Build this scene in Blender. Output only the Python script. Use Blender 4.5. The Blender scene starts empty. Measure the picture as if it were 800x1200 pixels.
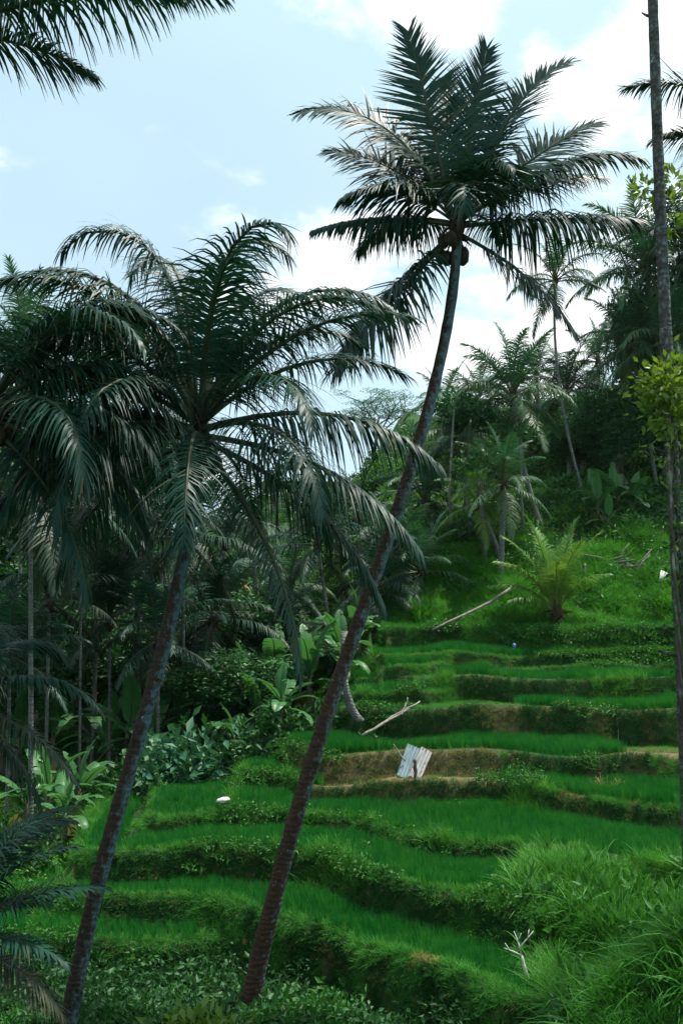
import bpy, math, random
import numpy as np
from mathutils import Vector

R = math.radians
rng = np.random.default_rng(7)
random.seed(7)
scene = bpy.context.scene
col = scene.collection

# ---------------------------------------------------------------- camera, sky, sun, exposure
EYE = Vector((0.0, 0.0, 6.0))
PITCH = R(7.4)
FPX = 1152.0
cam_d = bpy.data.cameras.new('camera')
cam = bpy.data.objects.new('camera', cam_d)
col.objects.link(cam)
cam.location = EYE
cam.rotation_euler = (R(90) + PITCH, 0, 0)
cam_d.sensor_fit = 'VERTICAL'
cam_d.angle_y = 2 * math.atan(600 / FPX)
cam_d.clip_start = 0.1
cam_d.clip_end = 2000
scene.camera = cam

SUN_EL, SUN_AZ = 68.0, 24.0          # azimuth counted from +X towards +Y (+Y is straight ahead)
SUN_STRENGTH, SUN_ANGLE = 5.0, 2.5
SKY_STRENGTH = 0.10
EXPOSURE = 0.75

world = bpy.data.worlds.new('World')
scene.world = world
world.use_nodes = True
wn = world.node_tree.nodes
wl = world.node_tree.links
wn.clear()
w_out = wn.new('ShaderNodeOutputWorld')
w_bg = wn.new('ShaderNodeBackground')
w_sky = wn.new('ShaderNodeTexSky')
w_sky.sky_type = 'NISHITA'
w_sky.sun_disc = False
w_sky.sun_elevation = R(SUN_EL)
w_sky.sun_rotation = R(90 - SUN_AZ)
w_sky.air_density = 1.0
w_sky.dust_density = 2.0
w_sky.ozone_density = 1.5
w_tc = wn.new('ShaderNodeTexCoord')


def wmix(a, b, fac):
    m = wn.new('ShaderNodeMix')
    m.data_type = 'RGBA'
    for sock, v in ((m.inputs[0], fac), (m.inputs[6], a), (m.inputs[7], b)):
        if isinstance(v, (int, float, tuple)):
            sock.default_value = v
        else:
            wl.new(v, sock)
    return m.outputs[2]


def wnoise(scale, detail, rough, loc, sc=(1, 1, 1.7)):
    mp = wn.new('ShaderNodeMapping')
    mp.inputs['Location'].default_value = loc
    mp.inputs['Scale'].default_value = sc
    wl.new(w_tc.outputs['Generated'], mp.inputs['Vector'])
    n = wn.new('ShaderNodeTexNoise')
    n.inputs['Scale'].default_value = scale
    n.inputs['Detail'].default_value = detail
    n.inputs['Roughness'].default_value = rough
    wl.new(mp.outputs[0], n.inputs['Vector'])
    return n.outputs['Fac']


def wramp(v, lo, hi):
    r = wn.new('ShaderNodeMapRange')
    r.interpolation_type = 'SMOOTHSTEP'
    r.inputs[1].default_value = lo
    r.inputs[2].default_value = hi
    wl.new(v, r.inputs[0])
    return r.outputs[0]


CLOUD = (8.4, 8.6, 8.7, 1)
VEIL = (4.6, 6.3, 6.85, 1)
veil = wramp(wnoise(1.6, 3, 0.5, (3.1, 0.4, 1.0)), 0.2, 0.8)
v2 = wn.new('ShaderNodeMath'); v2.operation = 'MULTIPLY_ADD'
wl.new(veil, v2.inputs[0]); v2.inputs[1].default_value = 0.25; v2.inputs[2].default_value = 0.62
sky_v = wmix(w_sky.outputs[0], VEIL, v2.outputs[0])
cl = wramp(wnoise(4.2, 9, 0.56, (2.9, 1.1, 0.9)), 0.505, 0.64)
w_col = wmix(sky_v, CLOUD, cl)
wl.new(w_col, w_bg.inputs['Color'])
w_bg.inputs['Strength'].default_value = SKY_STRENGTH
wl.new(w_bg.outputs[0], w_out.inputs['Surface'])

sun_d = bpy.data.lights.new('sun', 'SUN')
sun_d.energy = SUN_STRENGTH
sun_d.angle = R(SUN_ANGLE)
sun_d.color = (1.0, 0.96, 0.88)
sun = bpy.data.objects.new('sun', sun_d)
col.objects.link(sun)
sdir = Vector((math.cos(R(SUN_EL)) * math.cos(R(SUN_AZ)), math.cos(R(SUN_EL)) * math.sin(R(SUN_AZ)), math.sin(R(SUN_EL))))
sun.rotation_euler = (-sdir).to_track_quat('-Z', 'Y').to_euler()
sun.location = sdir * 60

scene.view_settings.view_transform = 'Standard'
scene.view_settings.look = 'None'
scene.view_settings.gamma = 1
scene.view_settings.exposure = EXPOSURE
scene.view_settings.use_curve_mapping = False
scene.render.film_transparent = False
scene.cycles.max_bounces = 6
scene.cycles.diffuse_bounces = 3
scene.cycles.transmission_bounces = 4
scene.cycles.glossy_bounces = 2
scene.cycles.transparent_max_bounces = 4


# ---------------------------------------------------------------- helpers
def sm(a, b, x):
    t = np.clip((np.asarray(x, float) - a) / (b - a), 0, 1)
    return t * t * (3 - 2 * t)


def at(px, py, Y):
    """survey: sight line through a point of the 800x1200 photograph, taken at Y metres ahead"""
    u, v = (px - 400) / FPX, (600 - py) / FPX
    t = Y / (math.cos(PITCH) - v * math.sin(PITCH))
    return Vector((u * t, Y, EYE.z + t * (math.sin(PITCH) + v * math.cos(PITCH))))


def tag(o, label=None, cat=None, group=None, kind=None):
    if label: o['label'] = label
    if cat: o['category'] = cat
    if group: o['group'] = group
    if kind: o['kind'] = kind
    return o


def link(name, me, parent=None, m=None):
    o = bpy.data.objects.new(name, me)
    col.objects.link(o)
    if parent is not None:
        o.parent = parent
    if m is not None and len(me.materials) == 0:
        me.materials.append(m)
    return o


def thing(name, loc, label, cat, group=None, rz=0.0, s=1.0):
    o = bpy.data.objects.new(name, None)
    o.empty_display_size = 0.2
    col.objects.link(o)
    o.location = loc
    o.rotation_euler = (0, 0, rz)
    o.scale = (s, s, s)
    return tag(o, label, cat, group)


def make_mesh(name, V, F, m=None, smooth=False, attrs=None):
    me = bpy.data.meshes.new(name)
    V = np.asarray(V, np.float32)
    n = len(V)
    me.vertices.add(n)
    me.vertices.foreach_set('co', V.ravel())
    if isinstance(F, np.ndarray):
        k = F.shape[1]
        me.loops.add(F.size)
        me.loops.foreach_set('vertex_index', F.astype(np.int32).ravel())
        me.polygons.add(len(F))
        me.polygons.foreach_set('loop_start', np.arange(0, F.size, k, dtype=np.int32))
    else:
        lens = [len(f) for f in F]
        flat = [i for f in F for i in f]
        me.loops.add(len(flat))
        me.loops.foreach_set('vertex_index', flat)
        me.polygons.add(len(F))
        me.polygons.foreach_set('loop_start', np.concatenate(([0], np.cumsum(lens)[:-1])).astype(np.int32))
    if smooth:
        me.polygons.foreach_set('use_smooth', np.ones(len(me.polygons), bool))
    for k, a in (attrs or {}).items():
        at_ = me.attributes.new(k, 'FLOAT', 'POINT')
        at_.data.foreach_set('value', np.asarray(a, np.float32))
    me.update(calc_edges=True)
    me.validate()
    if m is not None:
        me.materials.append(m)
    return me


class MB:
    """collects quads / polygons of one part"""
    def __init__(s):
        s.V, s.F, s.n, s.T = [], [], 0, []

    def add(s, V, F, tone=0.0):
        V = np.asarray(V, float).reshape(-1, 3)
        s.F += [tuple(int(i) + s.n for i in f) for f in F]
        s.V.append(V)
        s.T.append(np.full(len(V), tone) if np.isscalar(tone) else np.asarray(tone))
        s.n += len(V)

    def tube(s, pts, rad, n=8, cap=True, jit=0.0):
        pts = np.asarray(pts, float)
        m = len(pts)
        rad = np.broadcast_to(np.asarray(rad, float), (m,))
        t = np.gradient(pts, axis=0)
        t /= np.linalg.norm(t, axis=1)[:, None] + 1e-9
        ref = np.array([0, 1.0, 0]) if abs(t[0][1]) < 0.9 else np.array([1.0, 0, 0])
        V = []
        ang = np.arange(n) * 2 * np.pi / n
        for i in range(m):
            a = np.cross(t[i], ref); a /= np.linalg.norm(a) + 1e-9
            b = np.cross(t[i], a)
            rr = rad[i] * (1 + jit * (rng.random(n) - .5))
            V.append(pts[i] + (np.cos(ang) * rr)[:, None] * a + (np.sin(ang) * rr)[:, None] * b)
        F = [(i * n + j, i * n + (j + 1) % n, (i + 1) * n + (j + 1) % n, (i + 1) * n + j) for i in range(m - 1) for j in range(n)]
        if cap:
            F += [tuple(range(n))[::-1], tuple((m - 1) * n + j for j in range(n))]
        s.add(np.concatenate(V), F)
        return s

    def box(s, c, d, rot=None):
        v = np.array([[x, y, z] for x in (-.5, .5) for y in (-.5, .5) for z in (-.5, .5)]) * np.array(d)
        if rot is not None:
            v = v @ np.array(rot.to_3x3() if hasattr(rot, 'to_3x3') else rot).T
        s.add(v + np.array(c), [(0, 1, 3, 2), (4, 6, 7, 5), (0, 4, 5, 1), (2, 3, 7, 6), (0, 2, 6, 4), (1, 5, 7, 3)])
        return s

    def blob(s, c, r, jit=0.06, nu=12, nv=8):
        th = np.linspace(0, np.pi, nv + 1)[1:-1]
        ph = np.arange(nu) * 2 * np.pi / nu
        V = [[0, 0, 1.0]] + [[math.sin(a) * math.cos(b), math.sin(a) * math.sin(b), math.cos(a)] for a in th for b in ph] + [[0, 0, -1.0]]
        V = np.array(V) * (1 + jit * (rng.random((len(V), 1)) - .5) * 2)
        F = [(0, 1 + j, 1 + (j + 1) % nu) for j in range(nu)]
        for i in range(nv - 2):
            F += [(1 + i * nu + j, 1 + (i + 1) * nu + j, 1 + (i + 1) * nu + (j + 1) % nu, 1 + i * nu + (j + 1) % nu) for j in range(nu)]
        e = len(V) - 1
        F += [(e, 1 + (nv - 2) * nu + (j + 1) % nu, 1 + (nv - 2) * nu + j) for j in range(nu)]
        s.add(V * np.array(r) + np.array(c), F)
        return s

    def mesh(s, name, m=None, smooth=False):
        return make_mesh(name, np.concatenate(s.V), s.F, m, smooth, {'tone': np.concatenate(s.T)})


def rotz(v, a):
    c, s = math.cos(a), math.sin(a)
    return np.stack([v[..., 0] * c - v[..., 1] * s, v[..., 0] * s + v[..., 1] * c, v[..., 2]], -1)


# ---------------------------------------------------------------- materials
def nodes(name):
    m = bpy.data.materials.new(name)
    m.use_nodes = True
    nt = m.node_tree
    nt.nodes.clear()
    return m, nt.nodes, nt.links


def mixc(N, L, a, b, fac, mode='MIX'):
    x = N.new('ShaderNodeMix')
    x.data_type = 'RGBA'
    x.blend_type = mode
    for sock, v in ((x.inputs[0], fac), (x.inputs[6], a), (x.inputs[7], b)):
        if isinstance(v, (int, float)):
            sock.default_value = v
        elif isinstance(v, tuple):
            sock.default_value = (*v[:3], 1)
        else:
            L.new(v, sock)
    return x.outputs[2]


def noise(N, L, scale, detail=4, rough=0.55, coord='Object', sc=(1, 1, 1)):
    tc = N.new('ShaderNodeTexCoord')
    mp = N.new('ShaderNodeMapping')
    mp.inputs['Scale'].default_value = sc
    if coord == 'Position':
        g = N.new('ShaderNodeNewGeometry')
        L.new(g.outputs['Position'], mp.inputs['Vector'])
    else:
        L.new(tc.outputs[coord], mp.inputs['Vector'])
    n = N.new('ShaderNodeTexNoise')
    n.inputs['Scale'].default_value = scale
    n.inputs['Detail'].default_value = detail
    n.inputs['Roughness'].default_value = rough
    L.new(mp.outputs[0], n.inputs['Vector'])
    return n.outputs['Fac']


def ramp(N, L, v, lo, hi):
    r = N.new('ShaderNodeMapRange')
    r.inputs[1].default_value = lo
    r.inputs[2].default_value = hi
    L.new(v, r.inputs[0])
    return r.outputs[0]


def leaf_mat(name, c1, c2, dry=None, rough=0.45, trans=0.3, spec=0.4, tcol=None, nscale=0.7, wide=1.0):
    """foliage: two greens varied per plant and in patches, 'tone' = dry share"""
    m, N, L = nodes(name)
    oi = N.new('ShaderNodeObjectInfo')
    f = ramp(N, L, noise(N, L, nscale, 3, .6, 'Position'), .3, .7)
    a = mixc(N, L, c1, c2, f)
    b = mixc(N, L, a, c2, oi.outputs['Random'])
    c = mixc(N, L, a, b, .6)
    if dry:
        t = N.new('ShaderNodeAttribute'); t.attribute_name = 'tone'
        c = mixc(N, L, c, dry, t.outputs['Fac'])
    p = N.new('ShaderNodeBsdfPrincipled')
    L.new(c, p.inputs['Base Color'])
    p.inputs['Roughness'].default_value = rough
    p.inputs['Specular IOR Level'].default_value = spec
    tr = N.new('ShaderNodeBsdfTranslucent')
    L.new(mixc(N, L, c, tcol or (1.0, 1.0, .55), 1.0, 'MULTIPLY'), tr.inputs['Color'])
    mx = N.new('ShaderNodeMixShader')
    mx.inputs[0].default_value = trans
    L.new(p.outputs[0], mx.inputs[1]); L.new(tr.outputs[0], mx.inputs[2])
    o = N.new('ShaderNodeOutputMaterial')
    L.new(mx.outputs[0], o.inputs['Surface'])
    return m


def solid_mat(name, c1, c2, scale=6, rough=0.85, bump=0.4, sc=(1, 1, 1), spec=.25, c3=None, s3=2, lo=.35, hi=.65):
    m, N, L = nodes(name)
    f = ramp(N, L, noise(N, L, scale, 6, .6, 'Object', sc), lo, hi)
    c = mixc(N, L, c1, c2, f)
    if c3:
        c = mixc(N, L, c, c3, ramp(N, L, noise(N, L, s3, 5, .65), .52, .62))
    p = N.new('ShaderNodeBsdfPrincipled')
    L.new(c, p.inputs['Base Color'])
    p.inputs['Roughness'].default_value = rough
    p.inputs['Specular IOR Level'].default_value = spec
    b = N.new('ShaderNodeBump')
    b.inputs['Strength'].default_value = bump
    b.inputs['Distance'].default_value = .03
    L.new(f, b.inputs['Height']); L.new(b.outputs[0], p.inputs['Normal'])
    o = N.new('ShaderNodeOutputMaterial')
    L.new(p.outputs[0], o.inputs['Surface'])
    return m


def palm_bark(name, base1, base2, lichen, amount, side=0.0, zg=0.0):
    """ringed palm bark with pale lichen patches; lichen grows more on the flank facing +X when side > 0"""
    m, N, L = nodes(name)
    f = ramp(N, L, noise(N, L, 9, 6, .6), .3, .7)
    c = mixc(N, L, base1, base2, f)
    g = N.new('ShaderNodeNewGeometry')
    sx = N.new('ShaderNodeSeparateXYZ'); L.new(g.outputs['Normal'], sx.inputs[0])
    n1 = noise(N, L, 15, 9, .75, 'Object', (1, 1, .6))
    ad = N.new('ShaderNodeMath'); ad.operation = 'MULTIPLY_ADD'
    L.new(sx.outputs['X'], ad.inputs[0]); ad.inputs[1].default_value = side; L.new(n1, ad.inputs[2])
    tco = N.new('ShaderNodeTexCoord'); sz = N.new('ShaderNodeSeparateXYZ'); L.new(tco.outputs['Object'], sz.inputs[0])
    ad2 = N.new('ShaderNodeMath'); ad2.operation = 'MULTIPLY_ADD'
    L.new(sz.outputs['Z'], ad2.inputs[0]); ad2.inputs[1].default_value = zg; L.new(ad.outputs[0], ad2.inputs[2])
    lm = ramp(N, L, ad2.outputs[0], amount - .03, amount + .10)
    c = mixc(N, L, c, lichen, lm)
    fl = ramp(N, L, noise(N, L, 11, 6, .7), .645, .68)
    c = mixc(N, L, c, (lichen[0] * 2.4, lichen[1] * 2.0, lichen[2] * 1.8), fl)
    dk = ramp(N, L, noise(N, L, 2.3, 4, .6), .55, .75)
    c = mixc(N, L, c, (.02, .018, .016), dk)
    p = N.new('ShaderNodeBsdfPrincipled')
    L.new(c, p.inputs['Base Color'])
    p.inputs['Roughness'].default_value = .9
    p.inputs['Specular IOR Level'].default_value = .2
    wv = N.new('ShaderNodeTexWave')
    wv.wave_type = 'BANDS'; wv.bands_direction = 'Z'
    wv.inputs['Scale'].default_value = 3.6
    wv.inputs['Distortion'].default_value = 9.0
    wv.inputs['Detail'].default_value = 3
    tc = N.new('ShaderNodeTexCoord'); L.new(tc.outputs['Object'], wv.inputs['Vector'])
    h = N.new('ShaderNodeMath'); h.operation = 'MULTIPLY_ADD'
    L.new(n1, h.inputs[0]); h.inputs[1].default_value = 2.6; L.new(wv.outputs['Fac'], h.inputs[2])
    b = N.new('ShaderNodeBump'); b.inputs['Strength'].default_value = .45; b.inputs['Distance'].default_value = .025
    L.new(h.outputs[0], b.inputs['Height']); L.new(b.outputs[0], p.inputs['Normal'])
    o = N.new('ShaderNodeOutputMaterial'); L.new(p.outputs[0], o.inputs['Surface'])
    return m


M = {}
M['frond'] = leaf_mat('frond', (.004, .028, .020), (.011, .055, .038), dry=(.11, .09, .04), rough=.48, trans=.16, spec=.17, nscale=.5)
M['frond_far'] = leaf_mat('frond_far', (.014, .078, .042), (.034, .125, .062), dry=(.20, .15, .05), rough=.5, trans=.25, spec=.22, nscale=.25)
M['frond_young'] = leaf_mat('frond_young', (.050, .180, .030), (.105, .255, .042), dry=(.30, .26, .07), rough=.46, trans=.35, spec=.3, nscale=.6)
M['frond_dead'] = leaf_mat('frond_dead', (.022, .018, .012), (.050, .040, .026), rough=.8, trans=.1, spec=.2)
M['rachis'] = solid_mat('rachis', (.05, .07, .03), (.10, .11, .05), 4, .6, .2)
M['bark_red'] = palm_bark('bark_red', (.042, .023, .016), (.072, .040, .028), (.10, .165, .19), .66, .16, .018)
M['bark_blue'] = palm_bark('bark_blue', (.036, .022, .017), (.058, .038, .030), (.085, .15, .18), .58, .15, .008)
M['bark_grey'] = palm_bark('bark_grey', (.085, .09, .08), (.15, .16, .14), (.26, .31, .31), .58, .05)
M['bark_tall'] = palm_bark('bark_tall', (.045, .040, .036), (.08, .075, .068), (.15, .21, .23), .53, .03)
M['coconut'] = solid_mat('coconut', (.018, .024, .010), (.036, .032, .015), 5, .5, .2)
M['fibre'] = solid_mat('fibre', (.025, .018, .012), (.06, .042, .026), 14, .95, .8, (1, 1, .3))
M['rice'] = leaf_mat('rice', (.004, .105, .018), (.016, .165, .024), rough=.6, trans=.35, spec=.12, nscale=.9)
M['shade_grass'] = leaf_mat('shade_grass', (.009, .050, .012), (.024, .095, .020), rough=.7, trans=.2, spec=.1, nscale=.8)  # darker copy of the bank grass, the shade of the risers painted in
M['grass'] = leaf_mat('grass', (.016, .140, .022), (.075, .265, .040), rough=.6, trans=.35, spec=.12, nscale=.5)
M['grass_dry'] = leaf_mat('grass_dry', (.10, .14, .035), (.21, .20, .07), rough=.75, trans=.25, spec=.1, nscale=.9)
M['long_grass'] = leaf_mat('long_grass', (.022, .150, .020), (.080, .270, .034), rough=.5, trans=.38, spec=.16, nscale=.55)
M['weed'] = leaf_mat('weed', (.016, .100, .016), (.050, .180, .026), rough=.5, trans=.32, spec=.2, nscale=.6)
M['weed_lime'] = leaf_mat('weed_lime', (.09, .20, .025), (.16, .27, .035), rough=.45, trans=.35, nscale=.6)
M['jungle'] = leaf_mat('jungle', (.012, .058, .018), (.034, .115, .032), rough=.5, trans=.28, spec=.22, nscale=.22)
M['jungle_teal'] = leaf_mat('jungle_teal', (.018, .085, .048), (.042, .145, .076), rough=.5, trans=.28, spec=.25, nscale=.3)
M['hazed_leaf'] = leaf_mat('hazed_leaf', (.045, .125, .095), (.080, .180, .140), rough=.55, trans=.3, spec=.2, nscale=.3)  # distance haze painted into the leaf colour of the flat topped tree
M['vine'] = leaf_mat('vine', (.075, .17, .016), (.17, .26, .028), rough=.4, trans=.4, nscale=1.5)
M['banana'] = leaf_mat('banana', (.024, .120, .035), (.060, .190, .060), dry=(.17, .13, .05), rough=.42, trans=.38, spec=.3, nscale=.5)
M['banana_stem'] = solid_mat('banana_stem', (.07, .085, .035), (.10, .07, .04), 5, .7, .3, (1, 1, .25))
M['bark'] = solid_mat('bark', (.05, .042, .033), (.10, .088, .07), 5, .9, .6, (1, 1, .3), c3=(.18, .20, .18), s3=3)
M['dead_wood'] = solid_mat('dead_wood', (.13, .12, .10), (.25, .235, .21), 9, .85, .5, (1, 1, .35))
M['white_wood'] = solid_mat('white_wood', (.42, .43, .40), (.60, .61, .57), 8, .8, .4)
M['straw'] = leaf_mat('straw', (.24, .18, .085), (.36, .27, .14), rough=.8, trans=.15, spec=.2)


# ---------------------------------------------------------------- terrain
LIPS = [  # (height of the field, bank width, lip line in plan as (x, y))
    (0.80, 0.21, [(-8, 18.0), (-4.2, 17.67), (-3.0, 17.7), (-2.5, 17.95), (-2.1, 18.4), (-.87, 17.4), (0, 16.9), (.54, 16.15), (1.27, 15.3), (1.9, 14.3), (2.45, 13.4), (3.2, 12.4), (6, 11)]),
    (1.25, 0.24, [(-8, 19.6), (-5.4, 19.15), (-4.2, 18.85), (-3.1, 18.9), (-2, 18.5), (-.87, 17.46), (0, 16.96), (.54, 16.23), (1.27, 15.36), (1.9, 14.41), (2.45, 13.55), (3.2, 12.6), (6, 11.2)]),
    (1.90, 0.24, [(-5.5, 21.6), (-5.25, 20.4), (-4.6, 20.1), (-3.14, 20.2), (-2.45, 20.0), (-1.15, 19.75), (0, 19.0), (1.03, 17.8), (2.26, 16.9), (2.9, 16.2), (4, 14.9), (6, 13.5)]),
    (2.22, 0.18, [(-4.7, 25), (-4.45, 22.9), (-3.9, 22.4), (-2.85, 22.6), (-1.3, 22.2), (0, 21.45), (1.23, 20.88), (2.33, 19.82), (3.1, 19.5), (3.83, 19.0), (4.86, 18.1), (5.73, 17.1), (8, 15.5)]),
    (2.65, 0.24, [(-2.7, 27.4), (-2.5, 25.4), (-2, 24.8), (-1.2, 24.9), (-.4, 24.4), (.5, 24.3), (2, 24.0), (3.6, 23.2), (4.5, 22.4), (5.46, 21.6), (6.84, 20.3), (9, 18.8)]),
    (3.25, 0.33, [(-1.9, 28.6), (-1.4, 26.3), (-.6, 25.2), (.4, 25.0), (1.5, 25.1), (3.35, 24.8), (5.1, 24.3), (6.6, 24.3), (8, 23.6), (10, 22.5)]),
    (4.20, 0.30, [(-.8, 31), (-.3, 28.6), (.6, 27.5), (1.74, 27.3), (4.34, 27.1), (7.53, 27.1), (9, 26.4), (13, 25.6)]),
    (4.55, 0.21, [(-.5, 32), (.2, 29.5), (1.0, 28.7), (2.4, 28.5), (3.0, 29.0), (3.3, 29.2), (14, 29.2)]),
    (4.92, 0.24, [(1.2, 31), (1.9, 29.7), (2.8, 29.3), (5, 29.25), (10.2, 29.4), (14, 29)]),
    (5.22, 0.21, [(-.5, 33.2), (.3, 30.8), (1.2, 30.3), (2.6, 30.3), (3.4, 31.2), (14, 31.6)]),
    (5.55, 0.24, [(-.2, 34), (.6, 31.8), (1.4, 31.4), (4, 31.5), (6, 31.9), (8, 32), (14, 31.8)]),
    (6.40, 0.36, [(1.0, 35.4), (1.6, 33.7), (3.0, 33.3), (5, 33.5), (5.7, 33.3), (6.4, 32.9), (8, 32.7), (16, 32.4)]),
]


def _vnoise(x, y, s, seed):
    x = np.asarray(x, float) * s + seed * 17.13; y = np.asarray(y, float) * s + seed * 7.7
    xi, yi = np.floor(x), np.floor(y)
    fx, fy = x - xi, y - yi
    fx, fy = fx * fx * (3 - 2 * fx), fy * fy * (3 - 2 * fy)
    h = lambda a, b: np.modf(np.abs(np.sin(a * 127.1 + b * 311.7 + seed) * 43758.5453))[0]
    return (h(xi, yi) * (1 - fx) + h(xi + 1, yi) * fx) * (1 - fy) + (h(xi, yi + 1) * (1 - fx) + h(xi + 1, yi + 1) * fx) * fy


def lip_dist(i, x, y):
    z, w, pts = LIPS[i]
    P = np.array(pts)
    xs, ys = P[:, 0], P[:, 1]
    yc = np.interp(x, xs, ys)
    yc = np.where(x < xs[0], ys[0] + 8.0 * (xs[0] - x), yc) if i > 1 else yc
    e = .05
    y2 = np.interp(x + e, xs, ys); y1 = np.interp(x - e, xs, ys)
    sl = (y2 - y1) / (2 * e)
    sl = np.where(x < xs[0], 8.0, sl) if i > 1 else sl
    wig = (_vnoise(x, y, .9, 3 + i) - .5) * .28 + (_vnoise(x, y, 2.7, 31 + i) - .5) * .14
    return (y - yc) / np.sqrt(1 + sl * sl) + wig * (1.0 if i < 5 else .5)


def all_dist(x, y):
    return [lip_dist(i, x, y) for i in range(len(LIPS))]


def height(x, y, D=None):
    x = np.asarray(x, float); y = np.asarray(y, float)
    # near side: the path the photographer stands on, falling to the ravine
    base = 0.30 + 4.0 * (1 - sm(0.5, 9.5, y))
    base = base + (_vnoise(x, y, .5, 1) - .5) * .35 * sm(2, 6, y)
    h = base
    D = D or all_dist(x, y)
    zp = 0.35
    for (z, w, _), d in zip(LIPS, D):
        s = sm(-w, 0.02, d)
        h = h + (z - zp) * s + .05 * np.exp(-((d - .12) / .12) ** 2)
        zp = z
    # grassy spur at the right of the low fields
    sp = 2.05 - np.clip(18.2 - y, 0, 20) * .20 + (_vnoise(x, y, .8, 5) - .5) * .35
    wsp = sm(2.9, 4.3, x - (y - 15.5) * .12 + (_vnoise(x, y, .7, 8) - .5) * .5) * (1 - sm(17.4, 18.2, y + (x - 4.6) * .9))
    h = np.where(sp > h, h + (sp - h) * wsp, h)
    hump = 2.95 - .75 * np.clip(4.2 - x, -1.5, 9) * .9
    wh = np.exp(-((y - 11.4) / 1.25) ** 2) * sm(1.6, 3.0, x)
    h = np.where(hump > h, h + (hump - h) * wh, h)
    # hillside behind the top field, and the far terraced valley side at the left
    wr = sm(-1.0, 4.5, x - .03 * (y - 34)) * sm(33.9, 34.4, y)
    up = .68 * np.clip(y - 34.3, 0, 4.6) + .36 * np.clip(y - 38.9, 0, 46) + .16 * np.clip(x - 8, 0, 40) * sm(37, 50, y)
    up = up + (_vnoise(x, y, .45, 12) - .5) * .7 * sm(34.5, 37, y)
    h = h + up * wr
    l = .30 * np.clip(y - 38, 0, 60)
    st = .85
    q = np.floor(l / st + (_vnoise(x, y, .12, 9) - .5) * .5)
    fr = l / st + (_vnoise(x, y, .12, 9) - .5) * .5 - q
    lt = st * (q + sm(.78, 1.0, fr))
    h = h + np.clip(lt, 0, 14) * (1 - sm(-1.0, 4.5, x - .03 * (y - 34)))
    h = h + (_vnoise(x, y, 2.2, 20) - .5) * .05
    return h


def axis(fine0, fine1, step, lo, hi):
    a = list(np.arange(fine0, fine1 + 1e-6, step))
    s, v = step, fine1
    while v < hi:
        s = min(s * 1.16, 25); v += s; a.append(v)
    s, v = step, fine0
    while v > lo:
        s = min(s * 1.16, 25); v -= s; a.insert(0, v)
    return np.array(a)


GX = axis(-7.5, 13.0, .10, -500, 500)
GY = axis(10.5, 36.0, .10, -60, 900)
XX, YY = np.meshgrid(GX, GY)
DD = all_dist(XX, YY)
ZZ = height(XX, YY, DD)
gy_, gx_ = np.gradient(ZZ, GY, GX)
nx, ny = len(GX), len(GY)
idx = np.arange(nx * ny).reshape(ny, nx)
GF = np.stack([idx[:-1, :-1], idx[:-1, 1:], idx[1:, 1:], idx[1:, :-1]], -1).reshape(-1, 4)
# bare earth: the freshly cut bank below the metal sheets, its apron, and the knob at the end of that field
bare = sm(.52, .75, _vnoise(XX, YY, 1.3, 40) * .6 + _vnoise(XX, YY, 4.1, 41) * .4) * .55
bank5 = sm(-1.7, -1.1, DD[5]) * (1 - sm(-.05, .12, DD[5])) * sm(-1.2, -.4, XX) * (1 - sm(3.2, 5.5, XX))
bank6 = sm(-1.2, -.8, DD[6]) * (1 - sm(-.05, .1, DD[6])) * sm(2.4, 3.6, XX) * .12
knob = np.exp(-((XX - 7.6) / 1.0) ** 2 - ((YY - 24.6) / 1.6) ** 2)
bare = np.clip(np.maximum.reduce([bare * sm(.5, 1.2, np.hypot(gx_, gy_)), bank5, bank6, knob]), 0, 1)


def ground_mat():
    m, N, L = nodes('ground')
    t = N.new('ShaderNodeAttribute'); t.attribute_name = 'bare'
    g = mixc(N, L, (.016, .050, .014), (.036, .080, .022), ramp(N, L, noise(N, L, 1.3, 8, .65, 'Position'), .35, .65))
    e = mixc(N, L, (.045, .040, .022), (.135, .120, .058), ramp(N, L, noise(N, L, 2.6, 9, .7, 'Position'), .36, .64))
    e = mixc(N, L, e, (.20, .145, .088), ramp(N, L, noise(N, L, .9, 5, .6, 'Position'), .56, .66))
    n2 = noise(N, L, 6, 8, .7, 'Position')
    ad = N.new('ShaderNodeMath'); ad.operation = 'ADD'
    L.new(t.outputs['Fac'], ad.inputs[0]); L.new(n2, ad.inputs[1])
    c = mixc(N, L, g, e, ramp(N, L, ad.outputs[0], .78, 1.05))
    p = N.new('ShaderNodeBsdfPrincipled')
    L.new(c, p.inputs['Base Color']); p.inputs['Roughness'].default_value = .95
    p.inputs['Specular IOR Level'].default_value = .1
    b = N.new('ShaderNodeBump'); b.inputs['Strength'].default_value = .8; b.inputs['Distance'].default_value = .08
    L.new(n2, b.inputs['Height']); L.new(b.outputs[0], p.inputs['Normal'])
    o = N.new('ShaderNodeOutputMaterial'); L.new(p.outputs[0], o.inputs['Surface'])
    return m


ground = link('ground', make_mesh('ground', np.stack([XX, YY, ZZ], -1).reshape(-1, 3), GF, ground_mat(), True, {'bare': bare.ravel()}))
tag(ground, 'terraced hillside of stepped earth banks above a ravine', 'ground', kind='structure')


def hz(x, y):
    return float(height(np.array([x]), np.array([y]))[0])


def foot(px, py, Y):
    p = at(px, py, Y)
    return Vector((p.x, p.y, hz(p.x, p.y)))


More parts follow.
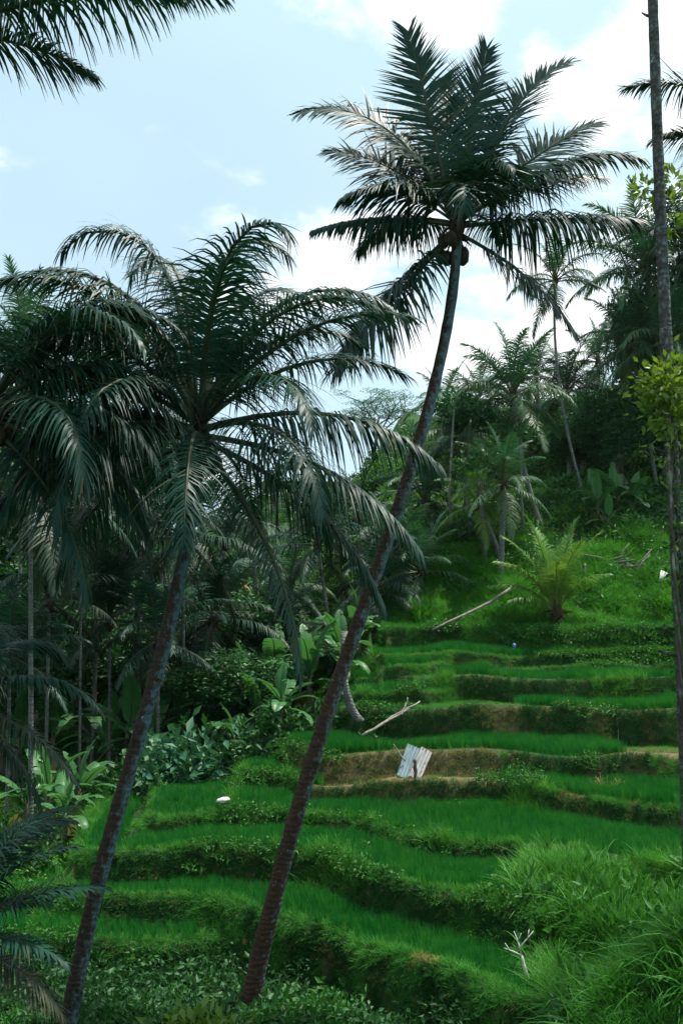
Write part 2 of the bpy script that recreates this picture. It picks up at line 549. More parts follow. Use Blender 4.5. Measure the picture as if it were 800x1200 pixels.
# ---------------------------------------------------------------- scattering of stuff
def scatter(name, P, rot, scl, pick, sources, label, cat):
    me = bpy.data.meshes.new(name)
    me.from_pydata([tuple(p) for p in P], [], [])
    for k, ty, a in (('rot', 'FLOAT_VECTOR', rot), ('scl', 'FLOAT', scl), ('pick', 'INT', pick)):
        at_ = me.attributes.new(k, ty, 'POINT')
        at_.data.foreach_set('vector' if ty == 'FLOAT_VECTOR' else 'value', np.asarray(a).ravel())
    o = link(name, me)
    ng = bpy.data.node_groups.new(name, 'GeometryNodeTree')
    ng.interface.new_socket('Geometry', in_out='INPUT', socket_type='NodeSocketGeometry')
    ng.interface.new_socket('Geometry', in_out='OUTPUT', socket_type='NodeSocketGeometry')
    N, L = ng.nodes, ng.links
    gi, go = N.new('NodeGroupInput'), N.new('NodeGroupOutput')
    ip = N.new('GeometryNodeInstanceOnPoints')
    jn = N.new('GeometryNodeJoinGeometry')
    for s in sources:
        oi = N.new('GeometryNodeObjectInfo')
        oi.inputs['Object'].default_value = s
        oi.inputs['As Instance'].default_value = True
        L.new(oi.outputs['Geometry'], jn.inputs[0])
    L.new(gi.outputs[0], ip.inputs['Points'])
    L.new(jn.outputs[0], ip.inputs['Instance'])
    ip.inputs['Pick Instance'].default_value = True
    for k, ty, sock in (('rot', 'FLOAT_VECTOR', 'Rotation'), ('scl', 'FLOAT', 'Scale'), ('pick', 'INT', 'Instance Index')):
        na = N.new('GeometryNodeInputNamedAttribute')
        na.data_type = ty
        na.inputs['Name'].default_value = k
        L.new(na.outputs['Attribute'], ip.inputs[sock])
    L.new(ip.outputs[0], go.inputs[0])
    md = o.modifiers.new('scatter', 'NODES')
    md.node_group = ng
    return tag(o, label, cat, kind='stuff')


def source(name, me):
    return bpy.data.objects.new(name, me)      # never linked to the scene


def blades(name, m, n, r, h, w, lean, droop, seg=3, hv=.35):
    """tuft of n grass blades"""
    V, F, k = [], [], 0
    for i in range(n):
        a = rng.random() * 2 * np.pi
        b0 = np.array([math.cos(a), math.sin(a), 0]) * r * math.sqrt(rng.random())
        az = rng.random() * 2 * np.pi
        L_ = h * (1 + hv * (rng.random() * 2 - 1))
        d = np.array([math.cos(az) * lean, math.sin(az) * lean, 1.0]) * (1, 1, 1)
        d[:2] *= rng.random() * 1.6
        d /= np.linalg.norm(d)
        side = np.array([-math.sin(az), math.cos(az), 0])
        p = b0.copy()
        for j in range(seg + 1):
            ww = w * (1 - (j / seg) ** 1.5 * .92) * .5
            V += [p - side * ww, p + side * ww]
            dd = d + np.array([d[0] * 2, d[1] * 2, -1.0]) * droop * (j / seg)
            dd /= np.linalg.norm(dd)
            p = p + dd * L_ / seg
        F += [(k + 2 * j, k + 2 * j + 1, k + 2 * j + 3, k + 2 * j + 2) for j in range(seg)]
        k += 2 * (seg + 1)
    return source(name, make_mesh(name, np.array(V), np.array(F), m))


def leaf_quads(C, D, U, Ln, Wd):
    """leaf-shaped folded hexagons: centres C, directions D, ups U"""
    n = len(C)
    D = D / (np.linalg.norm(D, axis=1)[:, None] + 1e-9)
    S = np.cross(D, U); S /= np.linalg.norm(S, axis=1)[:, None] + 1e-9
    Nn = np.cross(S, D)
    Ln = np.broadcast_to(Ln, (n,))[:, None]; Wd = np.broadcast_to(Wd, (n,))[:, None]
    a = C; b = C + D * Ln * .45 + S * Wd * .5 + Nn * Wd * .12
    c = C + D * Ln - Nn * Ln * .12; d = C + D * Ln * .45 - S * Wd * .5 + Nn * Wd * .12
    V = np.stack([a, b, c, d], 1).reshape(-1, 3)
    k = np.arange(n) * 4
    F = np.concatenate([np.stack([k, k + 1, k + 2], 1), np.stack([k, k + 2, k + 3], 1)])
    return V, F


def rand_dirs(n, up=.3):
    d = rng.normal(size=(n, 3)); d[:, 2] = d[:, 2] * .6 + up
    return d / np.linalg.norm(d, axis=1)[:, None]


def leafy(name, m, n, rad, leaf, flat=.7, shell=.55, up=.25):
    """bush-shaped cluster of separate leaves, base at z = 0"""
    u = rand_dirs(n, .15)
    r = (shell + (1 - shell) * rng.random(n))[:, None]
    lob = 1 + .35 * np.sin(u[:, :1] * 5 + rng.random() * 6) * np.cos(u[:, 1:2] * 4 + rng.random() * 6)
    C = u * r * rad * lob
    C[:, 2] = np.abs(C[:, 2]) * flat + .05
    D = u * .8 + rand_dirs(n, up) * .9
    V, F = leaf_quads(C, D, rand_dirs(n, 1.0), leaf * (.6 + .8 * rng.random(n)), leaf * .45 * (.7 + .6 * rng.random(n)))
    return make_mesh(name, V, F, m)


def sample(n, x0, x1, y0, y1):
    return x0 + rng.random(n) * (x1 - x0), y0 + rng.random(n) * (y1 - y0)


def in_view(x, y, mrg=1.2):
    return (np.abs(x) < .36 * y + mrg)


def slope(x, y, e=.06):
    return np.hypot((height(x + e, y) - height(x - e, y)) / (2 * e), (height(x, y + e) - height(x, y - e)) / (2 * e))


def grad(x, y, e=.08):
    return (height(x + e, y) - height(x - e, y)) / (2 * e), (height(x, y + e) - height(x, y - e)) / (2 * e)


M['rice_pale'] = leaf_mat('rice_pale', (.016, .150, .022), (.045, .215, .030), rough=.6, trans=.38, spec=.12, nscale=.9)
rice_src = [blades('rice_tuft', M['rice' if q < 3 else 'rice_pale'], 16, .065, .31, .012, .30, .2) for q in range(4)]
grass_src = [blades('grass_tuft', M['grass'], 22, .11, .20, .012, .7, .7) for _ in range(4)]
shade_grass_src = [blades('shade_grass_tuft', M['shade_grass'], 20, .12, .12, .012, .8, .8) for _ in range(3)]  # short grass tufts in the green with painted riser shade
dry_src = [blades('dry_tuft', M['grass_dry'], 22, .12, .13, .010, .9, .6) for _ in range(3)]
long_src = [blades('long_tuft', M['long_grass'], 26, .14, .62, .016, .55, .85, 5) for _ in range(5)]
broad_src = [blades('broad_tuft', M['long_grass'], 16, .12, .70, .019, .7, 1.3, 6, .3) for _ in range(4)]
slope_src = [blades('slope_tuft', M['long_grass'], 18, .2, .60, .034, .6, .8, 4) for _ in range(3)] + [blades('slope_tuft', M['grass'], 18, .2, .45, .036, .7, .9, 4)]
weed_src = [source('weed_tuft', leafy('weed_tuft', M['weed'], 70, .20, .065, .7)) for _ in range(4)]

herb_src = [source('herb', leafy('herb', M['weed'], 46, .26, .20, 1.1, .3, .9)) for _ in range(3)]
# rice, one crop per field
RICE = [(0, -7, -2.4, 'narrow strip of young green rice on the lowest small terrace'),
        (1, -7, 3.0, 'wide sweep of young rice on the terrace above the leafy undergrowth'),
        (2, -5.6, 3.5, 'band of young rice on the curving terrace above the widest rice sweep'),
        (3, -5, 8, 'long rice band on the terrace below the bare earth bank'),
        (4, -2.6, -.5, 'small patch of rice on the stepped corner left of the bare bank'),
        (4, 3.9, 9, 'rice strip on the terrace below the brown earth knob'),
        (5, -1.6, 6.9, 'dark green rice strip just above the corrugated metal sheets'),
        (6, 5.0, 12, 'rice strip on the terrace between two cut grass lips'),
        (7, .2, 2.6, 'little rice patch on the small side steps by the leaning poles'),
        (8, 2.9, 13, 'straight rice strip below the leafy weed bank'),
        (9, .2, 3.2, 'tiny rice patch on the upper side step'),
        (10, .6, 13, 'rice on the narrow terrace under the top bank'),
        (11, 1.2, 13, 'sparse rice on the topmost terrace below the long grass slope')]
for k, xa, xb, lab in RICE:
    P0 = np.array(LIPS[k][2])
    y0 = P0[:, 1].min() - 1; y1 = P0[:, 1].max() + 4
    n = int((xb - xa) * (y1 - y0) * 170)
    x, y = sample(n, xa, xb, y0, y1)
    if k < 5:
        ca, sa_ = math.cos(.35 + .2 * k), math.sin(.35 + .2 * k)
        gu, gv = x * ca + y * sa_, -x * sa_ + y * ca
        gu = np.round(gu / .19) * .19 + rng.normal(0, .028, len(x)); gv = np.round(gv / .15) * .15 + rng.normal(0, .04, len(x))
        x, y = gu * ca - gv * sa_, gu * sa_ + gv * ca
    D = all_dist(x, y)
    ok = D[k] > .16
    if k + 1 < len(LIPS):
        for j in range(k + 1, len(LIPS)):
            ok &= D[j] < -LIPS[j][1] - .10
    else:
        ok &= y < 34.1
    ok &= D[k] < 5.5
    ok &= in_view(x, y)
    x, y = x[ok], y[ok]
    ok = slope(x, y) < .35
    x, y = x[ok], y[ok]
    z = height(x, y)
    n = len(x)
    if n == 0:
        continue
    hgt = (.8 + .35 * _vnoise(x, y, 1.1, 50) + .15 * rng.random(n)) * (.68 if k < 4 else .9)
    if k == 11: hgt *= .7
    scatter('rice_crop', np.stack([x, y, z - .02], 1), np.stack([rng.normal(0, .08, n), rng.normal(0, .08, n), rng.random(n) * 6.28], 1), hgt, np.where(rng.random(n) < .05 + .5 * sm(.5, .9, _vnoise(x, y, .6, 52)), 3, rng.integers(0, 3, n)), rice_src, lab, 'rice')

# grass on banks, lips and slopes
n = 150000
x, y = sample(n, -8.5, 15, 11, 41)
ok = in_view(x, y)
x, y = x[ok], y[ok]
D = all_dist(x, y)
lipm = np.zeros(len(x), bool)
for (z_, w_, _), d in zip(LIPS, D):
    lipm |= (d > -w_ - .12) & (d < .22)
spur = (x > 3.0 + (y - 15.5) * .12) & (y < 18.6 - (x - 4.6) * .9)
hill = (y > 34.0) & (x > 1)
flatg = (slope(x, y) > .3)
topg = (D[6] > 0) & (D[7] < 0) & (x < 5)
knb = np.exp(-((x - 7.6) / 1.2) ** 2 - ((y - 24.6) / 1.8) ** 2) > .25
sel = (lipm | flatg | topg | hill | knb) & ~spur
xg, yg = x[sel], y[sel]
D5, D6 = D[5][sel], D[6][sel]
bar = ((D5 > -1.5) & (D5 < -.08) & (xg > -1) & (xg < 4.2)) | (np.exp(-((xg - 7.6) / 1.0) ** 2 - ((yg - 24.6) / 1.6) ** 2) > .35) | ((D6 > -1) & (D6 < -.1) & (xg > 2.8) & (_vnoise(xg, yg, 1.2, 60) > .5))
keep = ~bar | (rng.random(len(xg)) < .60)
xg, yg, bar, D5 = xg[keep], yg[keep], bar[keep], D5[keep]
n = len(xg)
gx, gy = grad(xg, yg)
dryc = (bar & (rng.random(n) < .75)) | (_vnoise(xg, yg, .8, 61) + .5 * _vnoise(xg, yg, 3.1, 62) > 1.14)
lipdry = np.zeros(n, bool)
for i in (5, 6, 8):
    d = lip_dist(i, xg, yg)
    lipdry |= (np.abs(d - .03) < .14)
dryc |= lipdry & (xg > 0)
P = np.stack([xg, yg, height(xg, yg) - .02], 1)
tilt = np.clip(np.hypot(gx, gy), 0, 1.2) * .55
az = np.arctan2(gy, gx)
rot = np.stack([np.sin(az) * tilt * 1.0, -np.cos(az) * tilt, rng.random(n) * .0 + rng.normal(0, .25, n)], 1)
s = (.65 + .7 * rng.random(n) * (.5 + _vnoise(xg, yg, 1.0, 63))) * .68
s = np.where(lipdry, s * .5, s) * np.where((yg > 23) & (yg < 33.5), .72, 1.0)
pk = rng.integers(0, 4, n)
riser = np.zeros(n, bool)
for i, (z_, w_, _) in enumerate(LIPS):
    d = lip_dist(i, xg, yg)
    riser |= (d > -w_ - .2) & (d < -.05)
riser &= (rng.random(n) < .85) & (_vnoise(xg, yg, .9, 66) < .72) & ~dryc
for nm, msk, src, lab in (('bank_shade_grass', riser, shade_grass_src, 'low grass on the steep terrace risers with bank shade painted into its green'), ('bank_grass', ~dryc & ~riser, grass_src, 'short tangled green grass covering the terrace banks'),
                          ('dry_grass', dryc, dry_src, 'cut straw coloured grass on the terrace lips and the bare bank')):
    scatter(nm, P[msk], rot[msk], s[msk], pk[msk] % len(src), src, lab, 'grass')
# growth on the steep risers themselves, spread along each lip
RP, RD = [], []
for i, (z_, w_, pts) in enumerate(LIPS):
    A = np.array(pts)
    x0_, x1_ = max(A[0, 0], -7.5), min(A[-1, 0], 13)
    m_ = int((x1_ - x0_) * 210 * (z_ - (LIPS[i - 1][0] if i else .3) + .3))
    xs_ = x0_ + rng.random(m_) * (x1_ - x0_)
    yc_ = np.interp(xs_, A[:, 0], A[:, 1])
    d_ = -w_ * 1.15 + rng.random(m_) * w_ * 1.15
    ys_ = yc_ + d_
    for _ in range(3):
        ys_ = ys_ + (d_ - lip_dist(i, xs_, ys_)) * .8
    ok = in_view(xs_, ys_) & ~((xs_ > 3.0 + (ys_ - 15.5) * .12) & (ys_ < 18.2 - (xs_ - 4.6) * .9))
    RP.append(np.stack([xs_[ok], ys_[ok]], 1)); RD.append(np.full(ok.sum(), i))
RP, RD = np.concatenate(RP), np.concatenate(RD)
xr, yr = RP[:, 0], RP[:, 1]
n_r = len(xr)
bare_r = ((RD == 5) & (xr > -1.1) & (xr < 3.9)) | ((RD == 6) & (xr > 2.6) & (_vnoise(xr, yr, .8, 81) > .66))
gx, gy = grad(xr, yr)
tl = np.clip(np.hypot(gx, gy), 0, 2.5) * .4; az = np.arctan2(gy, gx)
Pr = np.stack([xr, yr, height(xr, yr) - .02], 1)
rr = np.stack([np.sin(az) * tl + rng.normal(0, .2, n_r), -np.cos(az) * tl + rng.normal(0, .2, n_r), rng.normal(0, .5, n_r)], 1)
sr = .55 + .5 * rng.random(n_r)
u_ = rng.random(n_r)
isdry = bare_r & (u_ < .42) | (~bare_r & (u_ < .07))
isshade = (~isdry) & np.where(bare_r, u_ > .86, _vnoise(xr, yr, 1.4, 82) < .68)
isgr = (~isdry) & (~isshade) & (~bare_r)
scatter('riser_shade_grass', Pr[isshade], rr[isshade], sr[isshade], rng.integers(0, 3, isshade.sum()), shade_grass_src, 'low grass hanging on the terrace risers with shade painted into its green', 'shade_grass')
scatter('riser_straw', Pr[isdry], rr[isdry], sr[isdry] * .9, rng.integers(0, 3, isdry.sum()), dry_src, 'dry straw coloured tufts on the bare earth risers', 'grass')
scatter('riser_grass', Pr[isgr], rr[isgr], sr[isgr] * .8, rng.integers(0, 4, isgr.sum()), grass_src, 'green grass tufts hanging on the terrace risers', 'grass')
# broad leaved weeds on the banks
wd = (_vnoise(xg, yg, .55, 64) > .6) & (rng.random(n) < .10) & ~bar
wd |= (lip_dist(11, xg, yg) > -.9) & (lip_dist(11, xg, yg) < 0) & (xg > 5.8) & (rng.random(n) < .5)
scatter('bank_weeds', P[wd], rot[wd] * .6, .6 + .8 * rng.random(wd.sum()), pk[wd], weed_src, 'small leafy weeds growing on the terrace banks', 'weeds')
# long grass: spur, hump and the slopes above the top field
x, y = sample(60000, 1.5, 9, 9.6, 19)
ok = in_view(x, y, .9) & (x > 3.0 + (y - 15.5) * .12 + (_vnoise(x, y, 1.4, 70) - .5) * .7) & (y < 18.2 - (x - 4.6) * .9) & (rng.random(len(x)) < .22 + .16 * (_vnoise(x, y, 1.3, 77) > .45))
xa, ya = x[ok], y[ok]
x, y = sample(40000, 2.2, 16, 34.0, 40.5)
ok = in_view(x, y, 1.5) & (rng.random(len(x)) < .5) & (x > 2.4 + .25 * np.abs(y - 36))
xb_, yb_ = x[ok], y[ok]
x, y = sample(26000, -7, 9, 15, 34)
DL = np.min([np.where(np.abs(d + .1) < .28, 0, 1) for d in all_dist(x, y)], 0)
ok = (DL == 0) & (_vnoise(x, y, .9, 71) > .74) & in_view(x, y) & ~((x > -.8) & (x < 7) & (y > 23) & (y < 29))
xc, yc = x[ok], y[ok]
hol = np.exp(-((xa - 4.9) / 1.0) ** 2 - ((ya - 14.9) / 1.3) ** 2)
kp = rng.random(len(xa)) > hol * .85
xa, ya = xa[kp], ya[kp]
n = len(xb_)
gx, gy = grad(xb_, yb_, .3)
tl = np.clip(np.hypot(gx, gy), 0, 1) * .5; az = np.arctan2(gy, gx)
scatter('slope_grass', np.stack([xb_, yb_, height(xb_, yb_) - .04], 1), np.stack([np.sin(az) * tl + rng.normal(0, .2, n), -np.cos(az) * tl + rng.normal(0, .2, n), rng.random(n) * 6.28], 1), (.35 + .9 * _vnoise(xb_, yb_, .9, 79)) * (.7 + .5 * rng.random(n)), rng.integers(0, 4, n), slope_src, 'bright long grass on the mounds below the wooded hillside', 'grass')
kp = rng.random(n) < .008 + .03 * (_vnoise(xb_, yb_, .5, 83) > .55)
xw, yw = xb_[kp], yb_[kp]; nw = len(xw)
scatter('slope_weeds', np.stack([xw, yw, height(xw, yw)], 1), np.stack([rng.normal(0, .2, nw), rng.normal(0, .2, nw), rng.random(nw) * 6.28], 1), 1.2 + 1.6 * rng.random(nw), rng.integers(0, 4, nw), weed_src, 'leafy weeds among the long grass of the mounds', 'weeds')
xb_, yb_ = xb_[:0], yb_[:0]
sa = np.concatenate([(.34 + .55 * _vnoise(xa, ya, 1.7, 78)) * (.8 + .4 * rng.random(len(xa))), .55 + .4 * rng.random(len(xb_)), .35 + .35 * rng.random(len(xc))])
xl, yl = np.concatenate([xa, xb_, xc]), np.concatenate([ya, yb_, yc])
n = len(xl)
gx, gy = grad(xl, yl, .3)
tl = np.clip(np.hypot(gx, gy), 0, 1) * .5; az = np.arctan2(gy, gx)
scatter('long_grass', np.stack([xl, yl, height(xl, yl) - .04], 1), np.stack([np.sin(az) * tl + rng.normal(0, .22, n), -np.cos(az) * tl + rng.normal(0, .22, n), rng.random(n) * 6.28], 1), sa, rng.integers(0, 5, n), long_src, 'long arching bright green grass on the steep slopes', 'grass')


x, y = sample(9000, 2.2, 8, 9.8, 18.3)
ok = in_view(x, y, .9) & (x > 2.7 + (y - 15.5) * .12) & (y < 18.2 - (x - 4.6) * .9) & (rng.random(len(x)) < np.where(y < 13.3, .10, .02))
x, y = x[ok], y[ok]; n = len(x)
gx, gy = grad(x, y, .3)
tl = np.clip(np.hypot(gx, gy), 0, 1) * .55; az = np.arctan2(gy, gx)
scatter('broad_grass', np.stack([x, y, height(x, y) - .03], 1), np.stack([np.sin(az) * tl + rng.normal(0, .25, n), -np.cos(az) * tl + rng.normal(0, .25, n), rng.random(n) * 6.28], 1), .65 + .5 * rng.random(n), rng.integers(0, 4, n), broad_src, 'broad bladed arching grass on the near grassy hump', 'grass')
x, y = sample(6000, 2.4, 8, 10.5, 18.5)
ok = in_view(x, y, .9) & (y < 18.4 - (x - 4.6) * .9) & (x > 2.8)
ok &= rng.random(len(x)) < .03 + .34 * np.exp(-((x - 4.9) / 1.1) ** 2 - ((y - 14.9) / 1.5) ** 2)
x, y = x[ok], y[ok]; n = len(x)
scatter('broad_herbs', np.stack([x, y, height(x, y) - .03], 1), np.stack([rng.normal(0, .2, n), rng.normal(0, .2, n), rng.random(n) * 6.28], 1), .7 + .6 * rng.random(n), rng.integers(0, 3, n), herb_src, 'broad leaved herbs in the hollow of the grassy spur', 'herbs')


# ---------------------------------------------------------------- palms
def frond_mesh(L=3.3, el=40, bend=60, leaf=.75, droop=.8, vee=15, n=74, seed=0, m=None, pw=1.5, sway=0.0, dry=0.0, wid=.050, miss=.06, roll=0.0, split=False):
    """one coconut leaf in the x-z plane: stalk and midrib, with two rows of drooping leaflets"""
    g = np.random.default_rng(seed)
    K = 28
    s = np.linspace(0, 1, K)
    e = np.radians(el - bend * s ** pw)
    a = np.radians(sway * s ** 1.5)
    d = np.stack([np.cos(e) * np.cos(a), np.cos(e) * np.sin(a), np.sin(e)], 1)
    P = np.concatenate([[np.zeros(3)], np.cumsum((d[1:] + d[:-1]) / 2 * L / (K - 1), 0)])
    b = MB()
    sel = list(range(0, K, 3)) + ([K - 1] if (K - 1) % 3 else [])
    b.tube(P[sel], (.040 * (1 - s[sel]) ** .8 + .006) * (L / 3.3), 5)
    nb = b.n
    b.T[-1][:] = .35 + dry
    sl = np.linspace(.16, .995, n)
    sl = np.concatenate([sl, sl + .004]); sg = np.concatenate([np.ones(n), -np.ones(n)])
    keep = g.random(2 * n) > miss
    sl, sg = np.clip(sl[keep] + g.normal(0, .002, keep.sum()), 0, 1), sg[keep]
    q = len(sl)
    p0 = np.stack([np.interp(sl, s, P[:, i]) for i in range(3)], 1)
    T = np.stack([np.interp(sl, s, d[:, i]) for i in range(3)], 1)
    T /= np.linalg.norm(T, axis=1)[:, None]
    S = np.stack([-np.sin(np.interp(sl, s, a)), np.cos(np.interp(sl, s, a)), np.zeros(q)], 1)
    Nn = np.cross(T, S); Nn *= np.sign(Nn[:, 2:3] + 1e-6)
    ro = np.radians(roll) * np.clip(sl * 2, 0, 1)[:, None]
    S, Nn = np.cos(ro) * S + np.sin(ro) * Nn, np.cos(ro) * Nn - np.sin(ro) * S
    t = (sl - .16) / .84
    ln = leaf * 1.22 * (.55 + .45 * np.sin(np.pi * np.clip(t * 1.25 + .12, 0, 1)) ** .8) * (1 - .45 * np.clip((t - .6) / .4, 0, 1) ** 1.6) * (1 + .10 * g.normal(size=q))
    phi = np.radians(78 - 50 * t ** 1.3 + g.normal(0, 5, q))
    psi = np.radians(vee + g.normal(0, 6, q))
    d0 = np.cos(phi)[:, None] * T + np.sin(phi)[:, None] * (np.cos(psi)[:, None] * S * sg[:, None] + np.sin(psi)[:, None] * Nn)
    SEG = 4
    pos = p0.copy()
    dr = droop * (1 + .35 * g.normal(size=q))
    cols, wdt = [], wid * (L / 3.3) ** .3
    for j in range(SEG + 1):
        f = j / SEG
        dj = d0 + np.array([0, 0, -1.0]) * (dr * 1.5 * f ** .9)[:, None]
        dj /= np.linalg.norm(dj, axis=1)[:, None]
        w = T - (T * dj).sum(1)[:, None] * dj
        w = w / (np.linalg.norm(w, axis=1)[:, None] + 1e-6)
        ww = wdt * (.75 + .5 * f if f < .35 else .98 * (1 - (f - .35) / .65 * .93)) * .5
        cols.append(np.stack([pos - w * ww, pos + w * ww], 1))
        pos = pos + dj * (ln / SEG)[:, None]
    V = np.stack(cols, 1).reshape(-1, 3)           # q, SEG+1, 2
    base = np.arange(q)[:, None] * 2 * (SEG + 1) + (np.arange(SEG) * 2)[None, :]
    F = np.stack([base, base + 1, base + 3, base + 2], -1).reshape(-1, 4)
    tone = np.repeat(np.clip(dry + (g.random(q) < .03) * .5 + g.normal(0, .05, q), 0, 1), 2 * (SEG + 1)) \
        + np.tile(np.repeat((np.arange(SEG + 1) / SEG) ** 3 * .08, 2), q)
    if split:
        return b.mesh('frond', m), make_mesh('leaflets', V, F, m, False, {'tone': np.clip(tone, 0, 1)})
    b.V.append(V); b.F += [tuple(f) for f in (F + nb).tolist()]; b.T.append(np.clip(tone, 0, 1)); b.n += len(V)
    return b.mesh('frond', m)


def trunk_mesh(pts, r0, r1, m, n=14, rings=60, flare=1.35, step=.03):
    pts = np.asarray(pts, float)
    k = len(pts)
    t = np.linspace(0, 1, rings)
    # smooth curve through the control points
    u = np.linspace(0, 1, k)
    if k > 2:
        co = [np.polyfit(u, pts[:, i], min(k - 1, 4)) for i in range(3)]
        C = np.stack([np.polyval(c, t) for c in co], 1)
    else:
        C = pts[0] + (pts[1] - pts[0]) * t[:, None]
    r = r0 + (r1 - r0) * t ** .9
    r = r * (1 + (flare - 1) * np.exp(-t / .045))
    r = r * (1 + step * .5 * rng.normal(size=rings)) * (1 + .02 * np.sin(np.arange(rings) * 1.9))
    return MB().tube(C, r, n, True, .05).mesh('trunk', m, True), C


def nuts(root, c, n, size=.13, spread=.28, drop=.1):
    for i in range(n):
        a = rng.random() * 6.28
        q = rng.random()
        b = MB()
        p = np.array(c) + np.array([math.cos(a) * spread * (.6 + .35 * q), math.sin(a) * spread * (.6 + .35 * q), -drop - .26 * rng.random()])
        b.blob((0, 0, 0), (size * .86, size * .86, size * 1.12), .05)
        st_ = np.array(c) + np.array([0, 0, .12]) - p
        b.tube([(0, 0, size * .9), tuple(st_ * .5 + np.array([0, 0, .06])), tuple(st_)], [.016, .018, .024], 5)
        o = link('coconut', b.mesh('coconut', M['coconut'], True), root)
        o.location = p


def hub(root, c, s=1.0, stubs=9, m='fibre'):
    """fibrous heart of the crown with old leaf stubs"""
    b = MB()
    z = np.linspace(-.45, .55, 8)
    b.tube([(c[0] + .02 * math.sin(5 * k), c[1], c[2] + k * s) for k in z], np.array([.13, .16, .19, .21, .20, .16, .10, .03]) * s, 9, True, .18)
    for i in range(stubs):
        a = i * 2.4 + rng.random() * .5
        e = rng.uniform(-.3, .7)
        l = rng.uniform(.28, .6) * s
        d = np.array([math.cos(a) * math.cos(e), math.sin(a) * math.cos(e), math.sin(e)])
        p = np.array(c) + np.array([math.cos(a), math.sin(a), 0]) * .12 * s + np.array([0, 0, rng.uniform(-.3, .2)])
        b.tube([p, p + d * l * .6, p + d * l + np.array([0, 0, -.05])], [.05 * s, .032 * s, .012 * s], 5)
    return link('crown_heart', b.mesh('crown_heart', M[m]), root)


def hero_palm(name, base, top, mid, r0, r1, fronds, label, bark, m='frond', coco=0, seed=1, group=None, stubs=9, rings=90, heart=True, dens=.88, wid=.036):
    """a palm with a leaf for each line of the list: (azimuth, elevation, bend, length, leaflet length, droop, vee, sway, dry)"""
    root = thing(name, base, label, 'palm', group)
    loc = [Vector((0, 0, -.35))] + [Vector(q) - base for q in mid] + [Vector(top) - base]
    loc[0].x += 0
    tm, C = trunk_mesh([tuple(v) for v in loc], r0, r1, M[bark], 16, rings)
    link('trunk', tm, root)
    t = C[-1]
    if heart:
        hub(root, t + np.array([0, 0, .1]), r1 / .13, stubs)
    for i, f in enumerate(fronds):
        az, el, be, L_, lf, dr, vee, sw, dry, pw, roll = (list(f) + [.75, .8, 12, 0, 0, 1.5, 0][len(f) - 4:])[:11]
        mr, lfm = frond_mesh(L_, el, be, lf, dr, vee, int((80 + 5 * L_) * dens), seed * 100 + i, M['frond_dead'] if dry > .6 else M[m], pw, sw, dry if dry <= .6 else 0, wid, .06, roll, True)
        o = link('frond', mr, root)
        tag(link('leaflets', lfm, o), kind='stuff')
        o.location = t + np.array([math.cos(R(az)) * .08, math.sin(R(az)) * .08, .15 + .25 * math.sin(R(el))])
        o.rotation_euler = (0, 0, R(az))
    if coco:
        nuts(root, t, coco, .12, .3)
    return root


# the two leaning palms in front and the ones cut by the frame
c1 = at(535, 276, 16.0)
b1 = at(283, 1185, 16.0); b1.z = hz(b1.x, b1.y)
hero_palm('coconut_palm', b1, c1, [at(345, 960, 16), at(404, 780, 16), at(463, 600, 16), at(512, 440, 16)], .138, .084, [
    (182, 79, 3, 3.4, .95, .12, 6, 0, 0, 1.5, 80), (6, 83, 6, 3.1, .85, .12, 6, 0, 0, 1.5, 105), (90, 78, 16, 3.2, .9, .2, 8),
    (2, 66, 42, 3.5, .72, .25, 15, 0, 0, 3.0, 45), (4, 44, 16, 2.95, .95, .45, 8, 0, 0, 1.5, 45), (-4, 34, 50, 3.2, .95, 1.0, 4, -5, 0, 2.2, 15),
    (16, 36, 30, 3.0, .9, .8, 6, 4, 0, 1.5, 30), (0, 6, 10, 3.0, 1.0, 1.7, 0), (-14, -34, 28, 2.6, .8, .6, 0, 8, 0, 1.5, 25),
    (187, -46, 10, 3.1, 1.2, .6, 0, 0, 0, 1.5, -40), (176, -38, 22, 2.8, 1.1, .7, 0, 0, 0, 1.5, -20), (184, 8, 30, 2.4, .55, 2.4, -8), (177, 64, 78, 3.5, .9, .5, 6, 0, 0, 1.9, -50),
    (168, 50, 40, 2.6, .85, .5, 8, 0, 0, 1.5, -50), (196, 30, 62, 2.0, .9, .9, 4), (-92, 28, 120, 1.9, .8, 1.0, 10), (-66, 40, 95, 1.9, .8, .9, 8),
    (110, 56, 54, 2.6, .9, .6, 10), (140, 26, 62, 2.2, .8, 1.1, 0), (60, 34, 60, 2.3, .85, 1.0, 0),
], 'tall leaning coconut palm with red brown lichen spotted trunk and upright crown', 'bark_red', coco=7, seed=3, wid=.045, dens=1.0)

